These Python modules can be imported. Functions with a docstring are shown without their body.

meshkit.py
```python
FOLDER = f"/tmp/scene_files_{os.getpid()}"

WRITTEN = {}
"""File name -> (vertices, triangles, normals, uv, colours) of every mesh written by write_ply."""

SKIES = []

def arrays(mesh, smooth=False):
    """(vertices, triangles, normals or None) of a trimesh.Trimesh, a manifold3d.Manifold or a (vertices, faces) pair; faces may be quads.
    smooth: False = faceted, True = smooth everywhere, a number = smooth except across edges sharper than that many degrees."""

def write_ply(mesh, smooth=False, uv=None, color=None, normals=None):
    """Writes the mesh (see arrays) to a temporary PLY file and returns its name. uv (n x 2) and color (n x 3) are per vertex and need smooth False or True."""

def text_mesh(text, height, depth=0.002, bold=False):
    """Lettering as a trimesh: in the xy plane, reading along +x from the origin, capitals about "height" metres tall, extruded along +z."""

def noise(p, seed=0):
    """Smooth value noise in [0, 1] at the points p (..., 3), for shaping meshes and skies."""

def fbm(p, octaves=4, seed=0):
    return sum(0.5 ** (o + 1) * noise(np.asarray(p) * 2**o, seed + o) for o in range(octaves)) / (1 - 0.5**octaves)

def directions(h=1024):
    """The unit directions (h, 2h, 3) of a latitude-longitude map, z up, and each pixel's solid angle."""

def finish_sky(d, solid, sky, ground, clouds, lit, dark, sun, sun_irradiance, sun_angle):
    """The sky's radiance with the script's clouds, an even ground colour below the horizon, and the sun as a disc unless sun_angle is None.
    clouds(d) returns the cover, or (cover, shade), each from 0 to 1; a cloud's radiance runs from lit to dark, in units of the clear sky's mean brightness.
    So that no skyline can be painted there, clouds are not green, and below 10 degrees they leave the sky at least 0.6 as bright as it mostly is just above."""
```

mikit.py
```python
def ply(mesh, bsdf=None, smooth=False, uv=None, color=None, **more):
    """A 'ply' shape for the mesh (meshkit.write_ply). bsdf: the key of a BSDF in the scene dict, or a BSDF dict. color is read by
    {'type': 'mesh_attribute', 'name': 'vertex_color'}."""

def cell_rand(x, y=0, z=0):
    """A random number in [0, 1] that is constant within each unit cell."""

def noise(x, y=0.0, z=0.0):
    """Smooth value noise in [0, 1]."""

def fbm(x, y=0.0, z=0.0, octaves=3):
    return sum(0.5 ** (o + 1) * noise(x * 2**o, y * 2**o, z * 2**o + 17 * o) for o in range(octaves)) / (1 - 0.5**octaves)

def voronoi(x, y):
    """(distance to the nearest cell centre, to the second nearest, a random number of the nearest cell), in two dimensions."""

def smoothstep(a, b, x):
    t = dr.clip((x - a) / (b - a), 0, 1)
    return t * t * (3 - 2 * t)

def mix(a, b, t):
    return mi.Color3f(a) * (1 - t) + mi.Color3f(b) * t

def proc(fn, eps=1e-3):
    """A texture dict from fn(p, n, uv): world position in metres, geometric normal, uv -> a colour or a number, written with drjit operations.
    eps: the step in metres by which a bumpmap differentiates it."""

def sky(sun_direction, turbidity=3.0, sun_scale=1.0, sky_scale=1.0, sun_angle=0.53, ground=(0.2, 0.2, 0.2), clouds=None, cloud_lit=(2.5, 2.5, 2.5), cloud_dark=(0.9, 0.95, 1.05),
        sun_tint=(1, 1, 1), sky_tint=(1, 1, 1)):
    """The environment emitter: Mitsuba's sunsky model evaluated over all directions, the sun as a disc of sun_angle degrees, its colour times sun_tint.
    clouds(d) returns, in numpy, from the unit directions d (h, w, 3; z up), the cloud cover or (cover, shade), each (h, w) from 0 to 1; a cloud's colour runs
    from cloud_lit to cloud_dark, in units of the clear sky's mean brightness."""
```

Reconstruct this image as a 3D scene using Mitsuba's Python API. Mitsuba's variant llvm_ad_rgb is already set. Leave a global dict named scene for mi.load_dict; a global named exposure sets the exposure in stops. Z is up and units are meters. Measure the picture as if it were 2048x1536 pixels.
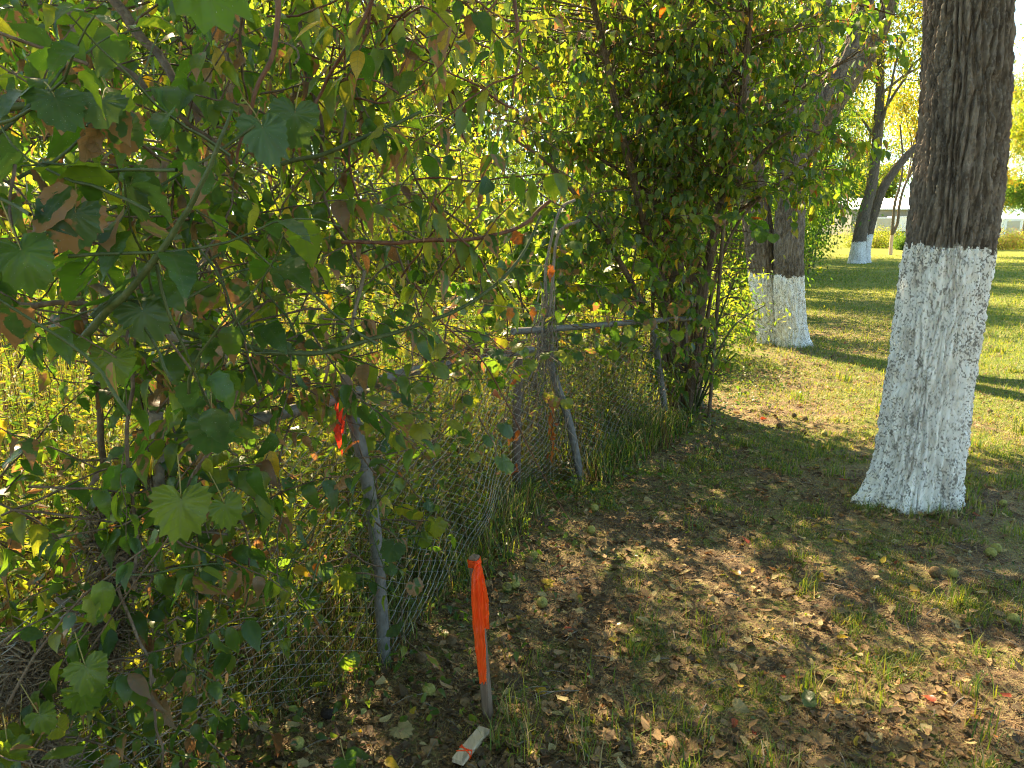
import math
import numpy as np
import drjit as dr
import mitsuba as mi
import mikit
from mikit import proc, noise, fbm, cell_rand, smoothstep, mix
from meshkit import noise as nnoise, fbm as nfbm

scene, labels = {}, {}
T = mi.ScalarTransform4f

# ------------------------------------------------------------------ camera
EYE = np.array([0.0, 0.0, 1.6])
F = 1518.0                                   # focal length in photograph pixels (2048 wide)
PITCH = math.atan((768 - 455) / F)
FWD = np.array([0, math.cos(PITCH), -math.sin(PITCH)])
scene['camera'] = {'type': 'perspective', 'fov': math.degrees(2 * math.atan(1024 / F)), 'fov_axis': 'x',
                   'near_clip': 0.05, 'far_clip': 3000.0,
                   'to_world': T().look_at(origin=EYE.tolist(), target=(EYE + FWD).tolist(), up=[0, 0, 1])}
# ------------------------------------------------------------------ sky and sun
AZ, EL = math.radians(-26), math.radians(44)
SUN = np.array([math.sin(AZ) * math.cos(EL), math.cos(AZ) * math.cos(EL), math.sin(EL)])
scene['sky'] = mikit.sky(SUN.tolist(), turbidity=3, sun_tint=(1.0, 0.93, 0.78), sky_scale=0.8, sky_tint=(1.08, 1.0, 0.85), ground=(0.12, 0.13, 0.06))
exposure = 4.1


def ray(u, v):
    dx, dy = (u - 1024) / F, (768 - v) / F
    return np.array([dx, math.cos(PITCH) + dy * math.sin(PITCH), -math.sin(PITCH) + dy * math.cos(PITCH)])


def G(u, v, z=0.0):
    """where the sight line meets the ground"""
    r = ray(u, v)
    return EYE + r * ((z - EYE[2]) / r[2])


def P(u, v, d):
    """the point of the sight line d metres ahead"""
    r = ray(u, v)
    return EYE + r * (d / r[1])


def project(p):
    q = np.asarray(p) - EYE
    z = q @ FWD
    up = np.array([0, math.sin(PITCH), math.cos(PITCH)])
    zz = np.where(z > 0.05, z, 1e9)
    return 1024 + F * q[:, 0] / zz, 768 - F * (q @ up) / zz, z


# ------------------------------------------------------------------ keys
def numbered(name):
    if not any(k == name or k.startswith(name + '__') for k in scene) and name not in labels:
        return name
    i = 1
    while f'{name}_{i:03d}' in labels or f'{name}_{i:03d}' in scene:
        i += 1
    return f'{name}_{i:03d}'


COUNT = {}


def thing(name, label, cat, group=None):
    i = COUNT.get(name, 0)
    COUNT[name] = i + 1
    key = name if i == 0 else f'{name}_{i:03d}'
    labels[key] = {'label': label, 'category': cat}
    if group:
        labels[key]['group'] = group
    return key


def part(parent, name, shape, label=None, kind=None):
    base = f'{parent}__{name}'
    i = COUNT.get(base, 0)
    COUNT[base] = i + 1
    key = base if i == 0 else f'{base}_{i:03d}'
    scene[key] = shape
    if label or kind:
        labels[key] = {}
        if label:
            labels[key]['label'] = label
        if kind:
            labels[key]['kind'] = kind
    return key


def struct(name, shape):
    scene[name] = shape
    labels[name] = {'kind': 'structure', 'label': name.replace('_', ' ')}


def ref(k):
    return {'type': 'ref', 'id': k}


# ------------------------------------------------------------------ materials
def rgb(*c):
    return {'type': 'rgb', 'value': list(c)}


# Leaves: the whole part of u is the leaf's kind and number, the rest of u runs along the leaf, v across it
#            reflected a, reflected b, let through a, let through b
KINDS = [
    ((0.025, 0.062, 0.016), (0.047, 0.094, 0.022), (0.120, 0.280, 0.016), (0.220, 0.380, 0.020)),   # 0 deep green
    ((0.046, 0.098, 0.020), (0.074, 0.130, 0.025), (0.260, 0.410, 0.018), (0.390, 0.490, 0.025)),   # 1 mid green
    ((0.110, 0.160, 0.025), (0.190, 0.210, 0.030), (0.470, 0.520, 0.022), (0.620, 0.570, 0.035)),   # 2 yellow green
    ((0.350, 0.270, 0.025), (0.460, 0.300, 0.030), (0.650, 0.480, 0.020), (0.700, 0.420, 0.020)),   # 3 yellow
    ((0.125, 0.072, 0.036), (0.380, 0.255, 0.135), (0.200, 0.085, 0.028), (0.320, 0.150, 0.045)),   # 4 dry brown
    ((0.380, 0.095, 0.020), (0.480, 0.170, 0.035), (0.550, 0.130, 0.010), (0.600, 0.220, 0.020)),   # 5 orange
    ((0.044, 0.092, 0.042), (0.066, 0.120, 0.054), (0.110, 0.230, 0.025), (0.180, 0.280, 0.030)),   # 6 blue green
    ((0.330, 0.270, 0.130), (0.450, 0.370, 0.190), (0.380, 0.290, 0.080), (0.440, 0.360, 0.110)),   # 7 straw
    ((0.260, 0.045, 0.030), (0.340, 0.080, 0.040), (0.420, 0.050, 0.020), (0.480, 0.090, 0.020)),   # 8 red
    ((0.060, 0.038, 0.024), (0.140, 0.090, 0.056), (0.080, 0.035, 0.012), (0.120, 0.060, 0.020)),   # 9 dark brown
]


def kind_colour(uid, w):
    c = dr.floor(uid * 0.001)
    r = cell_rand(uid, 3.0, 5.0)
    out = mi.Color3f(0)
    for i, k in enumerate(KINDS):
        out = dr.select(dr.abs(c - i) < 0.5, mix(k[2 * w], k[2 * w + 1], r), out)
    return out, c


def leaf_fn(w, near):
    def fn(p, n, uv):
        uid = dr.floor(uv.x)
        t, x = uv.x - uid, uv.y
        col, c = kind_colour(uid, w)
        r2 = cell_rand(uid, 9.0, 1.0)
        if not near:
            return col * (0.8 + 0.4 * r2)
        # veins
        side = dr.abs(x - 0.5)
        mid = 1 - smoothstep(0.0, 0.035, side)
        q = t * 7.0 - side * 3.2
        rib = 1 - smoothstep(0.03, 0.10, dr.abs(q - dr.floor(q) - 0.5))
        blotch = fbm(t * 4 + r2 * 90, x * 3, r2 * 31, 3)
        col = col * (0.72 + 0.56 * blotch)
        vein = dr.maximum(mid, 0.75 * rib)
        col = col * (1 - 0.5 * vein) + (mi.Color3f(0.15, 0.20, 0.075) if w == 0 else col * 0.55) * (0.5 * vein)
        # dead patches with an outline, mostly from the tip or the rim inwards
        edge = dr.maximum(dr.maximum(t - 0.55, 0.0) * 1.2, dr.maximum(side - 0.28, 0.0) * 1.6)
        dead = smoothstep(0.50, 0.55, fbm(t * 5 + r2 * 57, x * 4, 3.0 + r2, 3) * 0.8 + edge * 0.9 - 0.30 + 0.42 * smoothstep(0.72, 1.0, r2))
        green = dr.select((c < 3.5) | ((c > 5.5) & (c < 6.5)), 1.0, 0.0)
        brown = mi.Color3f(0.34, 0.20, 0.085) if w == 0 else mi.Color3f(0.32, 0.15, 0.05)
        col = col * (1 - dead * green) + brown * (dead * green)
        # pale specks
        spot = noise(p.x * 420, p.y * 420, p.z * 420)
        s = smoothstep(0.90, 0.94, spot) * 0.5
        return col * (1 - s) + mi.Color3f(0.40, 0.42, 0.34) * s
    return fn


def leaf_bsdf(near, rough, share):
    front = {'type': 'principled', 'base_color': proc(leaf_fn(0, near)), 'roughness': rough, 'specular': 0.45}
    through = {'type': 'principledthin', 'base_color': proc(leaf_fn(1, near)), 'roughness': 1.0, 'diff_trans': 2.0, 'spec_trans': 0.0, 'eta': 1.01}
    return {'type': 'blendbsdf', 'weight': share, 'a': {'type': 'twosided', 'b': front}, 'b': through}


scene['leaf'] = leaf_bsdf(True, 0.33, 0.52)
scene['far_leaf'] = leaf_bsdf(False, 0.38, 0.60)
scene['blade'] = leaf_bsdf(False, 0.6, 0.35)
scene['dead_leaf'] = {'type': 'blendbsdf', 'weight': 0.25,
                      'a': {'type': 'twosided', 'b': {'type': 'principled', 'base_color': proc(leaf_fn(0, True)), 'roughness': 0.7, 'specular': 0.25}},
                      'b': {'type': 'principledthin', 'base_color': proc(leaf_fn(1, True)), 'roughness': 1.0, 'diff_trans': 2.0, 'spec_trans': 0.0, 'eta': 1.01}}


def matte(fn_or_rgb, rough=0.85, spec=0.2, **more):
    c = fn_or_rgb if isinstance(fn_or_rgb, dict) else proc(fn_or_rgb)
    return {'type': 'twosided', 'b': {'type': 'principled', 'base_color': c, 'roughness': rough, 'specular': spec, **more}}


def bark_fn(a, b, lichen):
    def fn(p, n, uv):
        g = fbm(p.x * 60, p.y * 60, p.z * 14, 3)
        h = fbm(p.x * 7, p.y * 7, p.z * 3, 2)
        c = mix(a, b, smoothstep(0.25, 0.75, g * 0.7 + h * 0.3))
        s = smoothstep(0.62, 0.70, noise(p.x * 120, p.y * 120, p.z * 60)) * 0.35
        return c * (1 - s) + mi.Color3f(lichen) * s
    return fn


scene['walnut_bark'] = matte(bark_fn((0.078, 0.063, 0.052), (0.22, 0.185, 0.155), (0.29, 0.255, 0.215)), 0.9, 0.15)
scene['far_bark'] = matte(bark_fn((0.10, 0.080, 0.062), (0.19, 0.150, 0.115), (0.22, 0.20, 0.16)), 0.9, 0.15)
scene['twig'] = matte(bark_fn((0.070, 0.048, 0.032), (0.16, 0.115, 0.080), (0.22, 0.18, 0.13)), 0.7, 0.3)
scene['grey_twig'] = matte(bark_fn((0.15, 0.125, 0.10), (0.27, 0.23, 0.19), (0.36, 0.33, 0.28)), 0.85, 0.2)
scene['red_twig'] = matte(bark_fn((0.10, 0.045, 0.028), (0.19, 0.085, 0.050), (0.20, 0.12, 0.08)), 0.6, 0.35)
scene['green_stem'] = matte(bark_fn((0.045, 0.070, 0.024), (0.085, 0.115, 0.042), (0.12, 0.13, 0.075)), 0.55, 0.35)
scene['yellow_stem'] = matte(bark_fn((0.25, 0.20, 0.06), (0.36, 0.30, 0.10), (0.30, 0.24, 0.10)), 0.6, 0.3)


def paint_fn(p, n, uv):
    """brushed lime paint on bark: worn off in small flecks where the brush or the bark let go"""
    fleck = noise(p.x * 180, p.y * 180, p.z * 100) * 0.68 + noise(p.x * 75 + 9, p.y * 75, p.z * 26) * 0.32
    worn = fbm(p.x * 7, p.y * 7, p.z * 3.0, 3)
    stroke = noise(p.x * 22, p.y * 22, p.z * 1.6) * 0.6 + noise(p.x * 55, p.y * 55, p.z * 3.0 + 4) * 0.4
    m = smoothstep(0.57, 0.65, fleck + 0.16 * (worn - 0.5) + 0.17 * (stroke - 0.5) + 0.02)
    old = fbm(p.x * 24, p.y * 24, p.z * 9, 2)
    c = mix((0.80, 0.79, 0.77), (0.90, 0.895, 0.88), old)
    tan = smoothstep(0.62, 0.70, fbm(p.x * 13 + 4, p.y * 13, p.z * 5, 2)) * 0.35
    c = c * (1 - tan) + mi.Color3f(0.50, 0.44, 0.36) * tan
    return c * (1 - m) + mix((0.16, 0.15, 0.14), (0.36, 0.34, 0.315), noise(p.x * 200, p.y * 200, p.z * 120)) * m


scene['lime_paint'] = matte(paint_fn, 0.75, 0.3)
scene['pink_paint'] = matte(lambda p, n, uv: mix((0.52, 0.36, 0.28), (0.66, 0.48, 0.38), fbm(p.x * 30, p.y * 30, p.z * 10, 2)), 0.8, 0.2)


def ground_fn(p, n, uv):
    s = (p.x - 1.30) * 0.868 - (p.y - 6.0) * 0.496              # metres to the lawn side of the fence
    d1 = fbm(p.x * 0.9, p.y * 0.9, 1.0, 3)
    d2 = fbm(p.x * 6, p.y * 6, 2.0, 3)
    d3 = fbm(p.x * 45, p.y * 45, 3.0, 3)
    d4 = fbm(p.x * 170, p.y * 170, 4.0, 2)
    soil = mix((0.060, 0.042, 0.028), (0.165, 0.118, 0.078), d3 * 0.6 + d2 * 0.4)
    thatch = mix((0.17, 0.125, 0.065), (0.36, 0.285, 0.155), d4)
    grass = mix((0.060, 0.095, 0.022), (0.150, 0.170, 0.035), d3 * 0.5 + d4 * 0.5)
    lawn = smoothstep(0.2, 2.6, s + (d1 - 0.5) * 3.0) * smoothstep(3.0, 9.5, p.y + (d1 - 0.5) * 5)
    left = smoothstep(0.3, -1.0, s + (d2 - 0.5) * 1.5)
    c = soil * 1.0
    dry = smoothstep(0.40, 0.60, d2 * 0.6 + d4 * 0.4)
    c = c * (1 - dry * 0.75) + thatch * (dry * 0.75)
    g = smoothstep(0.35, 0.60, d2 * 0.5 + d4 * 0.3 + d1 * 0.2 - 0.08 + 0.30 * lawn + 0.12 * left)
    c = c * (1 - g) + grass * g
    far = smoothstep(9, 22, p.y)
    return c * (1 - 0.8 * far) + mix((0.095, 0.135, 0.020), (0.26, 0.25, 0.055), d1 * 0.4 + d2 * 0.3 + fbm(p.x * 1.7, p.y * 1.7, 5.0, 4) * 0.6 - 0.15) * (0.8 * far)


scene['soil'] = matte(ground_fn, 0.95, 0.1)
scene['galvanised'] = matte(lambda p, n, uv: mix((0.085, 0.083, 0.080), (0.185, 0.182, 0.178), fbm(p.x * 40, p.y * 40, p.z * 40, 3))
                            * (1 - 0.35 * smoothstep(0.58, 0.75, fbm(p.x * 70, p.y * 70, p.z * 45 + 5, 3))), 0.55, 0.5, metallic=0.1)
scene['rusty_pipe'] = matte(lambda p, n, uv: mix((0.065, 0.050, 0.042), (0.16, 0.12, 0.095), fbm(p.x * 50, p.y * 50, p.z * 20, 3)), 0.8, 0.3)
scene['wire'] = matte(lambda p, n, uv: mix((0.24, 0.24, 0.235), (0.40, 0.40, 0.39), fbm(p.x * 9, p.y * 9, p.z * 9, 2)), 0.5, 0.5, metallic=0.3)


def wood_fn(a, b, k):
    def fn(p, n, uv):
        g = fbm(p.x * k[0], p.y * k[1], p.z * k[2], 3)
        s = smoothstep(0.6, 0.75, fbm(p.x * k[0] * 0.3 + 7, p.y * k[1] * 0.3, p.z * k[2] * 0.5, 2))
        return mix(a, b, g) * (1 - 0.45 * s)
    return fn


scene['stake_wood'] = matte(wood_fn((0.10, 0.066, 0.046), (0.25, 0.185, 0.14), (260, 260, 9)), 0.8, 0.2)
scene['board_wood'] = matte(wood_fn((0.36, 0.27, 0.17), (0.62, 0.52, 0.38), (160, 30, 60)), 0.8, 0.2)
scene['tape'] = {'type': 'blendbsdf', 'weight': 0.45,
                 'a': {'type': 'twosided', 'b': {'type': 'principled', 'base_color': rgb(1.0, 0.125, 0.022), 'roughness': 0.35, 'specular': 0.5}},
                 'b': {'type': 'principledthin', 'base_color': rgb(1.0, 0.16, 0.02), 'roughness': 1.0, 'diff_trans': 2.0, 'spec_trans': 0.0, 'eta': 1.01}}
scene['pink_tape'] = {'type': 'blendbsdf', 'weight': 0.45,
                      'a': {'type': 'twosided', 'b': {'type': 'principled', 'base_color': rgb(1.0, 0.095, 0.045), 'roughness': 0.35, 'specular': 0.5}},
                      'b': {'type': 'principledthin', 'base_color': rgb(0.98, 0.10, 0.04), 'roughness': 1.0, 'diff_trans': 2.0, 'spec_trans': 0.0, 'eta': 1.01}}


def hull_fn(a, b):
    def fn(p, n, uv):
        s = noise(p.x * 330, p.y * 330, p.z * 330)
        bruise = smoothstep(0.55, 0.66, fbm(p.x * 38, p.y * 38, p.z * 38, 3))
        c = mix(a, b, s)
        return c * (1 - 0.7 * bruise) + mi.Color3f(0.060, 0.040, 0.020) * (0.7 * bruise)
    return fn


scene['green_hull'] = matte(hull_fn((0.19, 0.19, 0.045), (0.34, 0.32, 0.095)), 0.75, 0.25)
scene['brown_hull'] = matte(hull_fn((0.09, 0.060, 0.030), (0.16, 0.11, 0.055)), 0.8, 0.2)
scene['black_hull'] = matte(hull_fn((0.018, 0.014, 0.013), (0.04, 0.032, 0.028)), 0.85, 0.2)
scene['dirt_clump'] = matte(lambda p, n, uv: mix((0.11, 0.080, 0.055), (0.30, 0.235, 0.17), fbm(p.x * 90, p.y * 90, p.z * 90, 3)), 0.95, 0.1)
scene['white_metal'] = matte(lambda p, n, uv: mix((0.84, 0.85, 0.86), (0.90, 0.90, 0.90), fbm(p.x * 2, p.y * 2, p.z * 0.6, 2)), 0.5, 0.4)
scene['grey_wall'] = matte(lambda p, n, uv: mix((0.24, 0.225, 0.20), (0.30, 0.285, 0.26), fbm(p.x, p.y, p.z, 2)), 0.8, 0.2)
scene['beige_panel'] = matte(rgb(0.50, 0.47, 0.40), 0.6, 0.3)
scene['black_rubber'] = matte(rgb(0.03, 0.03, 0.032), 0.8, 0.3)
scene['dark_metal'] = matte(rgb(0.07, 0.07, 0.075), 0.6, 0.4)
scene['window_glass'] = matte(rgb(0.03, 0.04, 0.05), 0.1, 0.6)

# ------------------------------------------------------------------ geometry helpers
def unit(a):
    return a / (np.linalg.norm(a, axis=-1, keepdims=True) + 1e-12)


def tube(pts, rad, sides=6, cap=True):
    p = np.asarray(pts, float)
    r = np.broadcast_to(np.asarray(rad, float), (len(p),))
    t = unit(np.gradient(p, axis=0))
    a = np.cross(t, np.where(np.abs(t[:, 2:]) < 0.9, [0, 0, 1.0], [1.0, 0, 0]))
    a = unit(a)
    for i in range(1, len(a)):                                   # carry the frame along, no twist
        q = a[i - 1] - t[i] * (a[i - 1] @ t[i])
        a[i] = q / (np.linalg.norm(q) + 1e-12)
    b = np.cross(t, a)
    ang = np.arange(sides) * 2 * np.pi / sides
    v = p[:, None] + r[:, None, None] * (np.cos(ang)[None, :, None] * a[:, None] + np.sin(ang)[None, :, None] * b[:, None])
    v = v.reshape(-1, 3)
    i, j = np.meshgrid(np.arange(len(p) - 1), np.arange(sides), indexing='ij')
    q = np.stack([i * sides + j, i * sides + (j + 1) % sides, (i + 1) * sides + (j + 1) % sides, (i + 1) * sides + j], -1).reshape(-1, 4)
    f = np.vstack([q[:, [0, 1, 2]], q[:, [0, 2, 3]]])
    if cap:
        n = len(v)
        v = np.vstack([v, p[:1], p[-1:]])
        j = np.arange(sides)
        e = (len(p) - 1) * sides
        f = np.vstack([f, np.stack([j * 0 + n, (j + 1) % sides, j], 1), np.stack([j * 0 + n + 1, e + j, e + (j + 1) % sides], 1)])
    return v, f


def join(ms):
    at, vs, fs = 0, [], []
    for v, f in ms:
        vs.append(v)
        fs.append(np.asarray(f) + at)
        at += len(v)
    return np.vstack(vs), np.vstack(fs)


def curve(pts, n=24):
    """a smooth line through the points (Catmull-Rom)"""
    p = np.asarray(pts, float)
    q = np.vstack([2 * p[0] - p[1], p, 2 * p[-1] - p[-2]])
    out = []
    for s in np.linspace(0, len(p) - 1, n):
        i = min(int(s), len(p) - 2)
        t = s - i
        a, b, c, d = q[i:i + 4]
        out.append(0.5 * (2 * b + (c - a) * t + (2 * a - 5 * b + 4 * c - d) * t * t + (3 * b - a - 3 * c + d) * t ** 3))
    return np.array(out)


def box(size, at=(0, 0, 0), bevel=0.0):
    x, y, z = np.array(size) / 2
    if bevel <= 0:
        v = np.array([[i, j, k] for i in (-x, x) for j in (-y, y) for k in (-z, z)])
        f = np.array([[0, 1, 3], [0, 3, 2], [4, 6, 7], [4, 7, 5], [0, 4, 5], [0, 5, 1], [2, 3, 7], [2, 7, 6], [0, 2, 6], [0, 6, 4], [1, 5, 7], [1, 7, 3]])
        return v + np.array(at), f
    import trimesh
    b = bevel
    pts = []
    for i in (-1, 1):
        for j in (-1, 1):
            for k in (-1, 1):
                pts += [[i * x, j * (y - b), k * (z - b)], [i * (x - b), j * y, k * (z - b)], [i * (x - b), j * (y - b), k * z]]
    h = trimesh.convex.convex_hull(np.array(pts))
    return np.array(h.vertices) + np.array(at), np.array(h.faces)


def turn(vf, axis, deg, about=(0, 0, 0)):
    import trimesh
    m = trimesh.transformations.rotation_matrix(math.radians(deg), axis, about)
    return vf[0] @ m[:3, :3].T + m[:3, 3], vf[1]


# ------------------------------------------------------------------ leaves
def ovate(width=0.5, n=7, fold=0.25, droop=0.25, twist=0.0, tip=0.75, teeth=0.0, seed=0):
    """one leaf blade: x along from stalk to tip (0..1), y across, z up; a crease at the midrib, a drooping tip"""
    rng = np.random.default_rng(seed)
    s = np.linspace(0, 1, n + 1)
    prof = np.sin(np.pi * s ** tip) ** 0.9 * (1 - 0.35 * s ** 3)
    prof = np.where(s > 0.8, prof * (1 - 0.35 * (s - 0.8) / 0.2), prof)
    prof = width / 2 * prof / prof.max()
    v, uv, f = [[0, 0, 0]], [[0.02, 0.5]], []
    for i in range(1, n):
        z0 = -droop * s[i] ** 2
        tw = twist * s[i]
        w = prof[i] * (1 + (teeth * (1 if i % 2 else -1)))
        for side in (0, 1, -1):
            y = side * w
            z = abs(y) * fold + 0.02 * rng.normal() * (side != 0)
            yy, zz = y * math.cos(tw) - z * math.sin(tw), y * math.sin(tw) + z * math.cos(tw)
            v.append([s[i] - 0.12 * droop * s[i] ** 3 - 0.04 * abs(side), yy, z0 + zz])
            uv.append([0.02 + 0.96 * s[i], 0.5 + 0.5 * side * w / (width / 2 * 1.2)])
    v.append([1 - 0.12 * droop, 0, -droop])
    uv.append([0.98, 0.5])
    e = len(v) - 1
    c = lambda i, k: 1 + 3 * (i - 1) + k
    f += [[0, c(1, 0), c(1, 1)], [0, c(1, 2), c(1, 0)]]
    for i in range(1, n - 1):
        for k, o in ((1, 0), (2, 1)):
            a, b, p, q = c(i, 0), c(i, k), c(i + 1, 0), c(i + 1, k)
            f += [[a, p, q], [a, q, b]] if k == 1 else [[a, q, p], [a, b, q]]
    f += [[c(n - 1, 0), e, c(n - 1, 1)], [c(n - 1, 0), c(n - 1, 2), e]]
    return np.array(v), np.array(f), np.array(uv)


def grape(seed=0, teeth=0.06, cup=0.18, lobes=0.12, n=40):
    """a heart-shaped toothed leaf, its stalk at the origin"""
    rng = np.random.default_rng(seed)
    th = np.linspace(-np.pi, np.pi, n, endpoint=False)
    r = 0.58 + 0.24 * np.cos(th) - 0.03 * np.cos(2 * th) + lobes * np.cos(3 * th) * 0.7
    r *= 1 - 0.72 * np.exp(-((np.pi - np.abs(th)) / 0.24) ** 2)
    r *= 1 + teeth * np.where(np.arange(n) % 2, 1, -1) + 0.04 * rng.normal(size=n)
    v, uv = [[0.02, 0, 0]], [[0.30, 0.5]]
    for k, s in enumerate((0.5, 1.0)):
        for i in range(n):
            x, y = r[i] * s * np.cos(th[i]), r[i] * s * np.sin(th[i]) * 1.05
            z = -cup * (x * x + 1.2 * y * y) + 0.12 * abs(y) + 0.035 * rng.normal() * s
            v.append([x, y, z])
            uv.append([0.30 + 0.62 * x, 0.5 + 0.8 * y])
    f = []
    for i in range(n):
        j = (i + 1) % n
        f += [[0, 1 + i, 1 + j], [1 + i, 1 + n + i, 1 + n + j], [1 + i, 1 + n + j, 1 + j]]
    return np.array(v), np.array(f), np.clip(np.array(uv), 0.02, 0.98)


def curled(seed=0, curl=1.0, width=0.6, n=7):
    """a dead leaf rolled up and crumpled"""
    rng = np.random.default_rng(seed + 100)
    v, f, uv = ovate(width, n, 0.1, 0.1, 0.0, 0.75, 0.06, seed)
    a, b = curl * rng.uniform(1.2, 2.6), rng.uniform(-1.6, 1.6)
    x, y, z = v.T
    ry = width / (2 * a) + 1e-6
    ang = y / ry * 0.5
    y2, z2 = ry * np.sin(ang) * 1.6, z + ry * (1 - np.cos(ang)) * 1.6
    an2 = (x - 0.5) * b
    r2 = 1 / (abs(b) + 1e-3)
    x2 = np.sin(an2) / (b if abs(b) > 0.05 else 0.05) + 0.5
    z2 = z2 + (1 - np.cos(an2)) * r2
    v = np.stack([x2, y2, z2], 1) + rng.normal(0, 0.030, v.shape)
    return v, f, uv


RH = (np.array([[0, 0, 0], [0.45, 0.26, 0.05], [1, 0, -0.1], [0.45, -0.26, 0.05]]), np.array([[0, 1, 2], [0, 2, 3]]), np.array([[0.1, 0.5], [0.5, 0.9], [0.9, 0.5], [0.5, 0.1]]))
RH2 = (np.array([[0, 0, 0], [0.45, 0.18, 0.06], [1, 0, -0.2], [0.45, -0.18, 0.06]]), np.array([[0, 1, 2], [0, 2, 3]]), RH[2])
LEAFLET = (np.array([[0, 0, 0], [0.3, 0.15, 0.04], [0.3, 0, 0], [0.3, -0.15, 0.04], [0.65, 0.11, -0.03], [0.65, 0, -0.07], [0.65, -0.11, -0.03], [1, 0, -0.22]]),
           np.array([[0, 2, 1], [0, 3, 2], [1, 2, 5], [1, 5, 4], [2, 3, 6], [2, 6, 5], [4, 5, 7], [5, 6, 7]]),
           np.array([[0.02, 0.5], [0.3, 0.9], [0.3, 0.5], [0.3, 0.1], [0.65, 0.9], [0.65, 0.5], [0.65, 0.1], [0.98, 0.5]]))
OVALS = [ovate(0.50, 7, 0.22, 0.22, 0.2, 0.72, 0.02, 1), ovate(0.54, 7, 0.35, 0.38, -0.3, 0.70, 0.03, 2), ovate(0.44, 7, 0.15, 0.10, 0.8, 0.75, 0.02, 3), ovate(0.50, 7, 0.45, 0.55, 0.0, 0.72, 0.04, 4),
         ovate(0.60, 7, 0.10, 0.85, -0.7, 0.66, 0.03, 14), ovate(0.42, 7, 0.70, 0.30, 0.5, 0.80, 0.02, 15), ovate(0.56, 7, -0.25, -0.20, 0.3, 0.70, 0.04, 16), ovate(0.47, 7, 0.55, 0.70, -1.0, 0.76, 0.03, 17), curled(41, 0.42, 0.50), curled(43, 0.55, 0.56)]
TOOTHED = [ovate(0.58, 11, 0.20, 0.28, 0.2, 0.66, 0.07, 5), ovate(0.62, 11, 0.32, 0.40, -0.3, 0.66, 0.07, 6), ovate(0.55, 11, 0.12, 0.15, 0.4, 0.68, 0.07, 7)]
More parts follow.
